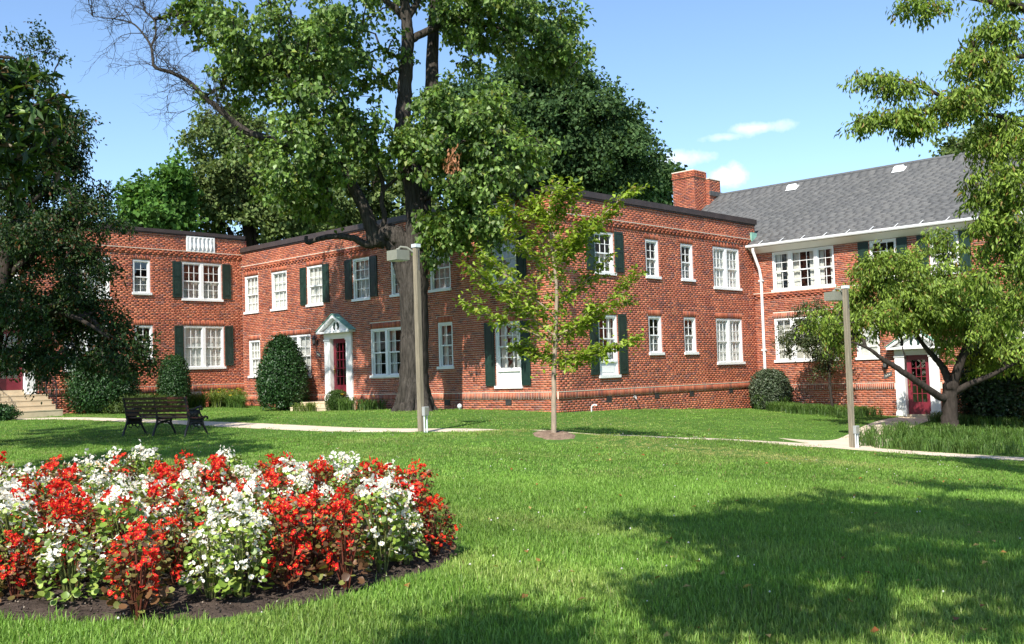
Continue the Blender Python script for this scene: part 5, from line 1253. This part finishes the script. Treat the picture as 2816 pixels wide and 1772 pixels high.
# tree standing behind the photographer: only its shade falls into the picture
def shade_tree():
    b = np.array((5.6, .2, gz(5.6, .2)))
    limbs = [([b + (0, 0, -.2), b + (0, 0, .3), b + (-.1, .1, 2.5), b + (-.3, .4, 4.5), b + (-.6, .8, 7.5)], [.36, .28, .22, .18, .08]), ([b + (-.2, .2, 3.5), b + (-1.3, 2, 5.5), b + (-2.6, 4, 6.6)], [.14, .1, .04]), ([b + (-.2, .3, 4), b + (.8, 2.5, 6), b + (1.5, 4.5, 7.0)], [.13, .1, .04]), ([b + (-.2, .2, 3.5), b + (-2.4, .6, 5.6), b + (-4, 1.2, 6.3)], [.12, .09, .04])]
    bl = [((2.2, 5.0, 6.9), (1.9, .9, .6), 60), ((4.6, 4.8, 7.1), (1.6, .9, .6), 40), ((-1.9, .3, 6.2), (.9, .7, .5), 20), ((-.9, .9, 6.2), (.9, .7, .5), 20), ((.2, 3.6, 6.6), (1.5, 1.6, .8), 70), ((1.9, 3.6, 7.0), (1.6, 1.8, .9), 84), ((-.4, 1.2, 6.2), (.9, .9, .6), 22), ((.2, 2.0, 6.8), (1.0, 1.0, .6), 26), ((3.6, 2.8, 7.2), (1.6, 1.8, 1.0), 60), ((.8, .6, 7.0), (1.4, 1.4, .8), 36), ((2.6, .2, 7.6), (2, 1.4, 1.0), 40), ((5.2, 2.4, 7.6), (1.6, 1.8, 1.0), 40), ((3.6, 6.6, 7.8), (1.4, .5, .4), 14), ((4.8, .4, 8), (2, 1.6, 1.2), 40)]
    tree('shade_tree', 'leafy tree beside the photographer whose shade falls across the near lawn', b, limbs, bl, 'bark_dark', BGc, [.3, .3, .25, .15], 58, .34, .14, .11, 71, 'leaf', .25, .8, .4, .6, .007)
shade_tree()

# ---------------------------------------------------------------- clipped shrubs and planting
def shrub(name, label, c, r, n, L, Wd, pal, pw, seed, mat='leaf_gloss', power=2.0, group=None, taper=0, rough=.06, cat='shrub'):
    rng = np.random.default_rng(seed); d = rnd_dir(rng, n); c = np.array(c, float); r = np.array(r, float)
    d[:, 2] = np.where(d[:, 2] < -.75, -d[:, 2], d[:, 2])
    rad = (np.abs(d) ** power).sum(1) ** (-1 / power) * (1 + rough * (np.sin(d[:, 0] * 7 + seed) * np.sin(d[:, 2] * 6 + 1) * np.sin(d[:, 1] * 8)) + rough * .5 * rng.normal(0, 1, n)) * np.clip(rng.normal(.985, .05, n), .62, 1.05)
    q = d * rad[:, None]; tz = (q[:, 2] + 1) / 2
    q[:, :2] *= (1 - taper * np.clip(tz, 0, 1) ** 1.3)[:, None]
    P = c + q * r
    D = unit(d * np.array((1, 1, .7)) * .5 + rnd_dir(rng, n) * .9); Nn = unit(d + rnd_dir(rng, n) * .6 + np.array((0, 0, .3)))
    ls = rng.uniform(.7, 1.25, n); V, F_ = leaves_np(P, D, Nn, L * ls, Wd * ls)
    pal = np.array(pal); pw = np.array(pw, float) / sum(pw); col = pal[rng.choice(len(pal), n, p=pw)] * rng.uniform(.75, 1.25, (n, 1))
    base = (c[0], c[1], c[2] - r[2]); o = empty(name, base); tag(o, label, cat, group)
    part('foliage', mesh_np('foliage', V, F_, np.repeat(col, 4, 0)), mat, o)
    # twiggy core
    sv = []; sf = []; kk = 0
    for k in range(60):
        e = rnd_dir(rng, 1)[0]; e[2] = abs(e[2]) * .8 + .1; tip = c + unit(e) * r * .8 * np.array((1 - taper * .4, 1 - taper * .4, 1)); a = np.array(base) + (rng.normal(0, .05), rng.normal(0, .05), -.05)
        V, F_ = tube_np([a, (a + tip) / 2 + (0, 0, .08), tip], [.022, .014, .005], 4); sv.append(V); sf.append(np.array(F_) + kk); kk += len(V)
    # dense inner leaf mass so that the shrub is opaque
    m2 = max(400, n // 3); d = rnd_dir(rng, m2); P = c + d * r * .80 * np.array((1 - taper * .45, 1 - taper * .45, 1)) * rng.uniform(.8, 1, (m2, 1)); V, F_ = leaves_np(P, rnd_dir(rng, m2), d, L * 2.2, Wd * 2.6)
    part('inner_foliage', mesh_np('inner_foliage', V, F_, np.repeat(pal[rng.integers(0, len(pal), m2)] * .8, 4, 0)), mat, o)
    part('stems', mesh_np('stems', np.concatenate(sv), np.concatenate(sf)), 'bark_dark', o)
HO = [(.022, .065, .014), (.032, .085, .02), (.016, .045, .012), (.05, .11, .03)]; HW = [.35, .3, .2, .15]
g = 'clipped shrubs along the walls'
def at_wall(f, s, q): p = FP(f, s, q, 0); return p[0], p[1], gz(p[0], p[1])
x, y, z = at_wall('B', 12.35, 1.2); shrub('clipped_shrub', 'big egg shaped dark green holly left of the pedimented door', (x, y, z + 1.24), (.95, .95, 1.38), 15000, .085, .05, HO, HW, 81, power=2.3, group=g, taper=.34, rough=.09)
x, y, z = at_wall('A', 3.55, 1.0); shrub('clipped_shrub', 'upright column shaped dark green shrub beside the lower left shutters', (x, y, z + .93), (.56, .56, 1.02), 9000, .07, .035, HO, HW, 82, power=2.6, group=g, taper=.12)
x, y, z = at_wall('A', 6.3, 1.1); shrub('clipped_shrub', 'broad dark shrub half hidden under the drooping left tree', (x, y, z + .95), (1.15, 1.1, 1.15), 12000, .09, .045, HO, HW, 83, group=g, rough=.12)
x, y, z = at_wall('B', 9.3, 1.0); shrub('clipped_shrub', 'small clipped ball of boxwood right of the door steps', (x, y, z + .30), (.40, .40, .40), 5200, .035, .022, [(.05, .10, .015), (.065, .13, .02), (.035, .07, .012)], [.4, .3, .3], 84, 'leaf', group=g, power=2.5)
x, y, z = at_wall('C', 10.55, .85); shrub('clipped_shrub', 'rounded grey green shrub in the corner under the downpipe', (x, y, z + .60), (.66, .64, .78), 8500, .085, .042, [(.06, .09, .045), (.085, .115, .06), (.045, .065, .03), (.12, .14, .085)], HW, 85, group=g, power=2.4)
x, y = PX(2735, 1100, 30.5)[:2]; z = gz(x, y); shrub('clipped_shrub', 'large dark evergreen shrub behind the cherry trunk at the right', (x, y, z + 1.15), (.95, .95, 1.35), 9000, .12, .06, [(.016, .035, .012), (.022, .05, .016), (.012, .025, .01)], [.4, .3, .3], 86, group=g, rough=.15)

def strap_clumps(name, label, pts, hgt, blades, wd, pal, seed, flowers=None, mat='leaf', kind='stuff'):
    """arching strap-leaved plants (liriope, day lilies, iris) massed at the given points"""
    rng = np.random.default_rng(seed); n = len(pts) * blades; pal = np.array(pal)
    B0 = np.repeat(np.array(pts), blades, 0) + np.c_[rng.normal(0, .06, (n, 2)), np.full(n, -.02)]
    a = rng.uniform(0, 6.28, n); out = np.stack([np.cos(a), np.sin(a), np.zeros(n)], 1); side = np.stack([-np.sin(a), np.cos(a), np.zeros(n)], 1)
    h = hgt * rng.uniform(.6, 1.15, n)[:, None]; lean = rng.uniform(.15, .75, n)[:, None]; w = wd * rng.uniform(.7, 1.2, n)[:, None]
    up = np.array((0, 0, 1.))
    p1 = B0 + out * h * lean * .25 + up * h * .55; p2 = B0 + out * h * lean * .75 + up * h * .9; p3 = B0 + out * h * lean * 1.35 + up * h * (1.0 - lean * .55)
    V = np.stack([B0 - side * w * .5, B0 + side * w * .5, p1 + side * w * .5, p1 - side * w * .5, p2 + side * w * .4, p2 - side * w * .4, p3], 1).reshape(-1, 3)
    F_ = (np.arange(n)[:, None, None] * 7 + np.array([(0, 1, 2), (0, 2, 3), (3, 2, 4), (3, 4, 5), (5, 4, 6)])[None]).reshape(-1, 3)
    c = np.repeat(pal[rng.integers(0, len(pal), n)] * rng.uniform(.8, 1.2, (n, 1)), 7, 0)
    if kind == 'stuff':
        return tag(put(name, mesh_np(name, V, F_, c), mat), label, kind='stuff')
    r = empty(name, np.array(pts).mean(0)); tag(r, label, 'plant', 'perennials along the wall'); part('leaves', mesh_np('leaves', V, F_, c), mat, r)
    if flowers:
        col, m, fh = flowers; P = np.array(pts)[rng.integers(0, len(pts), m)] + np.c_[rng.normal(0, .12, (m, 2)), fh * rng.uniform(.8, 1.15, m)]
        for p in P:
            fm = MB(); fm.tube([(p[0], p[1], p[2] - fh), (p[0], p[1], p[2])], .006, 4); part('flower_stem', fm, 'green_paint', r)
            V = []; Fq = []
            for k in range(6):
                t = k * 1.047; d = np.array((math.cos(t), math.sin(t) - .35, .45)); s = np.array((-math.sin(t), math.cos(t), 0)); b = len(V); q = np.array(p)
                V += [q, q + d * .045 + s * .022, q + d * .085, q + d * .045 - s * .022]; Fq += [(b, b + 1, b + 2), (b, b + 2, b + 3)]
            me = mesh_np('flower_head', V, np.array(Fq), np.tile(np.array(col), (len(V), 1))); part('flower_head', me, 'petal', r)
    return r
LG = [(.075, .15, .028), (.10, .19, .036), (.055, .11, .022), (.14, .22, .06)]
def band(poly, n, seed):
    rng = np.random.default_rng(seed); P = np.array(poly); lo, hi = P.min(0), P.max(0); x = rng.uniform(lo[0], hi[0], n * 6); y = rng.uniform(lo[1], hi[1], n * 6); k = in_poly(P, x, y); x, y = x[k][:n], y[k][:n]
    return np.stack([x, y, ground(x, y)], 1)
def fpoly(f, pts): return [tuple(FP(f, s, q, 0)[:2]) for s, q in pts]
strap_clumps('liriope_border', 'arching green liriope border along the wall left of the red door', band(fpoly('D', [(1.2, .9), (4.9, .5), (4.95, 1.6), (4.4, 2.3), (2.6, 2.4), (1.3, 1.7)]), 150, 1), .36, 26, .014, LG, 91)
g2 = [on_ground(px, py)[:2] for px, py in ((2355, 1226), (2420, 1236), (2560, 1244), (2700, 1252), (2816, 1258))]; g3 = [on_ground(px, py)[:2] for px, py in ((2816, 1205), (2640, 1196), (2480, 1186), (2380, 1196))]
strap_clumps('liriope_border', 'arching green liriope border beside the path under the cherry tree', band([tuple(p) for p in g2 + [(14, 20.8), (15.5, 24)] + g3], 330, 2), .34, 26, .014, LG, 92)
strap_clumps('liriope_border', 'low leafy ground cover right of the red door under the cherry', band(fpoly('D', [(6.8, .4), (9.5, .4), (9.5, 2.4), (7.3, 2.6), (6.9, 1.6)]), 110, 3), .34, 24, .014, LG, 93)
gc = 'perennials'
YG = [(.13, .19, .03), (.17, .23, .045), (.09, .14, .025), (.21, .26, .08)]
for i, (f, s, q, h, bl_, col, m, fl, lab) in enumerate((('A', 2.55, .7, .55, 46, LG, 0, None, 'iris leaves by the wall just right of the column shrub'), ('A', 1.75, .75, .6, 60, YG, 3, (.85, .55, .03), 'yellow day lilies in front of the crawl space hatch'), ('A', 1.2, .7, .75, 40, YG, 1, (.75, .30, .42), 'tall plant with a pink flower left of the inner corner'),
        ('B', 16.4, .8, .6, 70, YG, 4, (.85, .6, .03), 'yellow flowering plants in the inner corner of the buildings'), ('B', 15.6, 1.3, .5, 60, LG, 2, (.85, .6, .03), 'leafy perennials at the foot of the egg shaped holly'), ('B', 8.8, .9, .5, 50, LG, 2, (.85, .6, .03), 'day lilies with yellow blooms right of the boxwood ball'), ('B', 7.8, .8, .4, 46, LG, 1, (.85, .6, .03), 'low grassy day lilies near the maple trunk'),
        ('B', 10.0, 1.7, .35, 40, YG, 0, None, 'small leafy tuft in front of the concrete steps'), ('D', .9, .8, .55, 50, LG, 0, None, 'upright iris leaves right of the corner shrub'), ('A', 4.2, .9, .5, 60, YG, 0, None, 'bright green leafy clump behind the bench left end'))):
    P = []; rr = np.random.default_rng(200 + i)
    for _ in range(7): x, y, z = at_wall(f, s + rr.normal(0, .3), q + rr.normal(0, .16)); P.append((x, y, z))
    strap_clumps('perennial_plant', lab, P, h, bl_, .022, col, 300 + i, (fl, m, h * 1.15) if fl else None, kind='thing')
# low juniper mass at the left wall and a leafy clump beside the steps
x, y, z = at_wall('A', 5.6, 2.0); shrub('low_shrub', 'low feathery green shrub spreading behind the bench', (x, y, z + .2), (1.5, .75, .38), 9000, .11, .03, [(.07, .11, .02), (.10, .15, .03), (.05, .08, .016)], [.4, .3, .3], 87, 'leaf', rough=.2, group=g)
x, y, z = at_wall('A', 10.6, 1.9); shrub('low_shrub', 'low glossy ground cover clump left of the concrete steps', (x, y, z + .18), (1.0, .7, .33), 6500, .08, .05, HO, HW, 88, rough=.2, group=g)
# ---------------------------------------------------------------- lawn grass
def tuft(seed, blades, rad, h0, h1, wd):
    rng = np.random.default_rng(seed); n = blades
    r = rad * np.sqrt(rng.uniform(0, 1, n)); a = rng.uniform(0, 6.28, n); B0 = np.stack([r * np.cos(a), r * np.sin(a), np.full(n, -.012)], 1)
    t = rng.uniform(0, 6.28, n); out = np.stack([np.cos(t), np.sin(t), np.zeros(n)], 1); side = np.stack([-np.sin(t), np.cos(t), np.zeros(n)], 1)
    h = rng.uniform(h0, h1, n)[:, None] * rng.uniform(.6, 1, n)[:, None]; lean = np.abs(rng.normal(.35, .3, n))[:, None]; w = wd * rng.uniform(.7, 1.3, n)[:, None]; up = np.array((0, 0, 1.))
    p1 = B0 + out * h * lean * .35 + up * h * .6; p2 = B0 + out * h * lean * 1.05 + up * h * np.clip(1 - .25 * lean, .4, 1)
    V = np.stack([B0 - side * w * .5, B0 + side * w * .5, p1 + side * w * .45, p1 - side * w * .45, p2], 1).reshape(-1, 3)
    F_ = (np.arange(n)[:, None, None] * 5 + np.array([(0, 1, 2), (0, 2, 3), (3, 2, 4)])[None]).reshape(-1, 3)
    pal = np.array([(.165, .30, .044), (.205, .36, .054), (.115, .215, .032), (.27, .40, .09), (.27, .27, .10), (.24, .18, .09)]); c = pal[rng.choice(6, n, p=[.34, .30, .19, .11, .04, .02])] * rng.uniform(.8, 1.2, (n, 1))
    me = mesh_np('grass_tuft', V, F_, np.repeat(c, 5, 0)); me.materials.append(MAT['grass_blade']); return bpy.data.objects.new('grass_tuft', me)
TUFTS = [tuft(1, 70, .13, .045, .085, .0055), tuft(2, 70, .13, .05, .10, .005), tuft(3, 46, .14, .06, .13, .006), tuft(4, 80, .26, .04, .075, .010), tuft(5, 80, .26, .04, .08, .010), tuft(6, 80, .45, .03, .06, .016), tuft(7, 80, .45, .03, .065, .016)]
def lawn_points():
    rng = np.random.default_rng(99); out = []
    def zone(y0, y1, step, ids, s0, s1, probs, wfac=.66, marg=3.2):
        y = np.arange(y0, y1, step); 
        for yy in y:
            hw = yy * wfac + marg; x = np.arange(-hw, hw, step); n = len(x)
            x = x + rng.uniform(-.5, .5, n) * step; yv = yy + rng.uniform(-.5, .5, n) * step
            out.append(np.c_[x, yv, rng.choice(ids, n, p=probs), rng.uniform(s0, s1, n)])
    zone(3.6, 8.5, .085, [0, 1, 2], .8, 1.25, [.48, .42, .10]); zone(8.5, 13.5, .105, [0, 1, 2], .7, 1.1, [.55, .40, .05]); zone(13.5, 21, .17, [3, 4], .55, .85, [.5, .5]); zone(21, 42, .30, [5, 6], .5, .8, [.5, .5], .66)
    A = np.concatenate(out); x, y = A[:, 0], A[:, 1]
    keep = ~in_poly(BED, x, y)
    edge = in_poly(BED, x, y - .06) | in_poly(BED, x + .07, y) | in_poly(BED, x - .07, y)
    keep &= ~(edge & (rng.random(len(x)) < .35))
    for P, wd in PATHS:
        d = np.full(len(x), 1e9)
        for k in range(len(P)): d = np.minimum(d, np.hypot(x - P[k, 0], y - P[k, 1]) - wd[k])
        keep &= d > .06
    Q = np.stack([x, y], 1) - O2
    su, sv = Q @ U2, Q @ V2
    keep &= ~((su > -.15) & (sv > -.15) & (su < LB + 9)); keep &= ~((sv > LC - .15) & (su < .5)); keep &= ~((su > LB - .1) & (sv < .2))
    keep &= np.hypot(x - YB[0], y - YB[1]) > .55
    for f, s0, s1, q1 in (('A', 7.8, 10.2, 1.6), ('B', 9.4, 11.6, 1.5)):
        o, t, n = FACE[f]; R_ = np.stack([x, y], 1) - o; keep &= ~((R_ @ t > s0) & (R_ @ t < s1) & (R_ @ n < q1) & (R_ @ n > -.2))
    A = A[keep]; x, y = A[:, 0], A[:, 1]; z = ground(x, y)
    # tint: low-frequency patches, worn dry strip near the path
    def nz(x, y, k): return np.sin(x * 1.1 * k + 2 * np.sin(y * .7 * k)) * np.sin(y * 1.3 * k + 1.7 * np.sin(x * .9 * k + 1))
    v = 1 + .13 * nz(x, y, .55) + .10 * nz(x, y, 1.3) + .08 * nz(x + 5, y - 3, 3.1) + rng.normal(0, .08, len(x))
    dry = np.exp(-(((x - 3.6) / 2.0) ** 2 + ((y - 17.9 + .28 * (x - 3.6)) / .8) ** 2)) * (1.7 + .6 * nz(x, y, 2.5)) + .35 * np.exp(-(((x - .4) / 2.2) ** 2 + ((y - 19.2) / .8) ** 2)) + .30 * np.exp(-(((x - 1.6) / 2.4) ** 2 + ((y - 25.8) / 2.2) ** 2)) * (1 + nz(x, y, 2)) + .5 * np.clip(nz(x * .6, y * .6, 1.7) - .45, 0, 1) + .22 * np.clip(nz(x + 2, y * 1.3, .9) - .2, 0, 1)
    dry = np.clip(dry, 0, 1)[:, None]
    tint = np.array((1, 1, 1.))[None] * v[:, None] * (1 - dry) + np.array((2.3, 1.35, 2.6))[None] * v[:, None] * dry
    return A, z, np.clip(tint, .3, 3), dry[:, 0]
def grass():
    A, z, tint, dry = lawn_points(); n = len(A); rng = np.random.default_rng(5)
    me = bpy.data.meshes.new('grass'); me.vertices.add(n); me.vertices.foreach_set('co', np.c_[A[:, 0], A[:, 1], z].astype(np.float32).ravel())
    def at(nm, ty, key, arr): a = me.attributes.new(nm, ty, 'POINT'); a.data.foreach_set(key, np.ascontiguousarray(arr))
    at('pick', 'INT', 'value', A[:, 2].astype(np.int32)); rot = np.zeros((n, 3), np.float32); rot[:, 2] = rng.uniform(0, 6.28, n); rot[:, :2] = rng.normal(0, .08, (n, 2)); at('rot', 'FLOAT_VECTOR', 'vector', rot.ravel())
    at('scl', 'FLOAT', 'value', (A[:, 3] * (1 - .45 * np.clip(dry, 0, 1))).astype(np.float32)); c = np.ones((n, 4), np.float32); c[:, :3] = tint; at('tint', 'FLOAT_COLOR', 'color', c.ravel())
    o = bpy.data.objects.new('grass', me); COL.objects.link(o); tag(o, 'mown green grass blades of the lawn', 'grass', kind='stuff'); me.materials.append(MAT['grass_blade'])
    ng = bpy.data.node_groups.new('grass_scatter', 'GeometryNodeTree'); ng.interface.new_socket('Geometry', in_out='INPUT', socket_type='NodeSocketGeometry'); ng.interface.new_socket('Geometry', in_out='OUTPUT', socket_type='NodeSocketGeometry')
    gi = ng.nodes.new('NodeGroupInput'); go = ng.nodes.new('NodeGroupOutput'); ip = ng.nodes.new('GeometryNodeInstanceOnPoints'); jn = ng.nodes.new('GeometryNodeJoinGeometry')
    for t in reversed(TUFTS):
        oi = ng.nodes.new('GeometryNodeObjectInfo'); oi.inputs['Object'].default_value = t; oi.inputs['As Instance'].default_value = True; ng.links.new(oi.outputs['Geometry'], jn.inputs[0])
    def na(nm, ty):
        a = ng.nodes.new('GeometryNodeInputNamedAttribute'); a.data_type = ty; a.inputs['Name'].default_value = nm; return a.outputs['Attribute']
    ng.links.new(gi.outputs[0], ip.inputs['Points']); ng.links.new(jn.outputs[0], ip.inputs['Instance']); ip.inputs['Pick Instance'].default_value = True
    ng.links.new(na('pick', 'INT'), ip.inputs['Instance Index']); ng.links.new(na('rot', 'FLOAT_VECTOR'), ip.inputs['Rotation']); ng.links.new(na('scl', 'FLOAT'), ip.inputs['Scale'])
    ng.links.new(ip.outputs[0], go.inputs[0])
    md = o.modifiers.new('scatter', 'NODES'); md.node_group = ng
    print('grass tufts', n)
grass()
# a few fallen leaves on the lawn
def fallen():
    rng = np.random.default_rng(12); n = 170
    y = rng.uniform(5.5, 27, n); x = rng.uniform(-.2, .52, n) * y; k = ~in_poly(BED, x, y); x, y = x[k], y[k]; n = len(x)
    P = np.stack([x, y, ground(x, y) + np.where(y < 13, .05, .035)], 1); t = rng.uniform(0, 6.28, n); D = np.stack([np.cos(t), np.sin(t), rng.normal(0, .2, n)], 1)
    V, F_ = leaves_np(P, D, unit(rng.normal(0, .3, (n, 3)) + np.array((0, 0, 1))), rng.uniform(.04, .075, n), rng.uniform(.03, .05, n)); pal = np.array([(.35, .17, .05), (.30, .10, .03), (.42, .30, .10)])
    tag(put('fallen_leaves', mesh_np('fallen_leaves', V, F_, np.repeat(pal[rng.integers(0, 3, n)], 4, 0)), 'leaf'), 'scattered brown fallen leaves on the lawn', kind='stuff')
fallen()

def clover():
    rng = np.random.default_rng(31); n = 620
    y = rng.uniform(6, 27, n) ** 1.0; x = rng.uniform(-.45, .52, n) * y
    cl = np.sin(x * 1.3 + 1) * np.sin(y * .9 + .5 * np.sin(x)) + rng.normal(0, .35, n) > .25; cl &= ~in_poly(BED, x, y); x, y = x[cl], y[cl]; n = len(x)
    z = ground(x, y) + np.where(y < 13.5, .062, .045); sz = rng.uniform(.006, .011, n)
    oc = np.array([(1, 0, 0), (-1, 0, 0), (0, 1, 0), (0, -1, 0), (0, 0, 1), (0, 0, -1)], float)
    V = (np.stack([x, y, z], 1)[:, None] + oc[None] * sz[:, None, None]).reshape(-1, 3); tri = np.array([(0, 2, 4), (2, 1, 4), (1, 3, 4), (3, 0, 4), (2, 0, 5), (1, 2, 5), (3, 1, 5), (0, 3, 5)])
    tag(put('clover_flowers', mesh_np('clover_flowers', V, (np.arange(n)[:, None, None] * 6 + tri[None]).reshape(-1, 3), np.tile((.72, .70, .62), (n * 6, 1))), 'petal'), 'tiny white clover heads scattered in the lawn', kind='stuff')
clover()
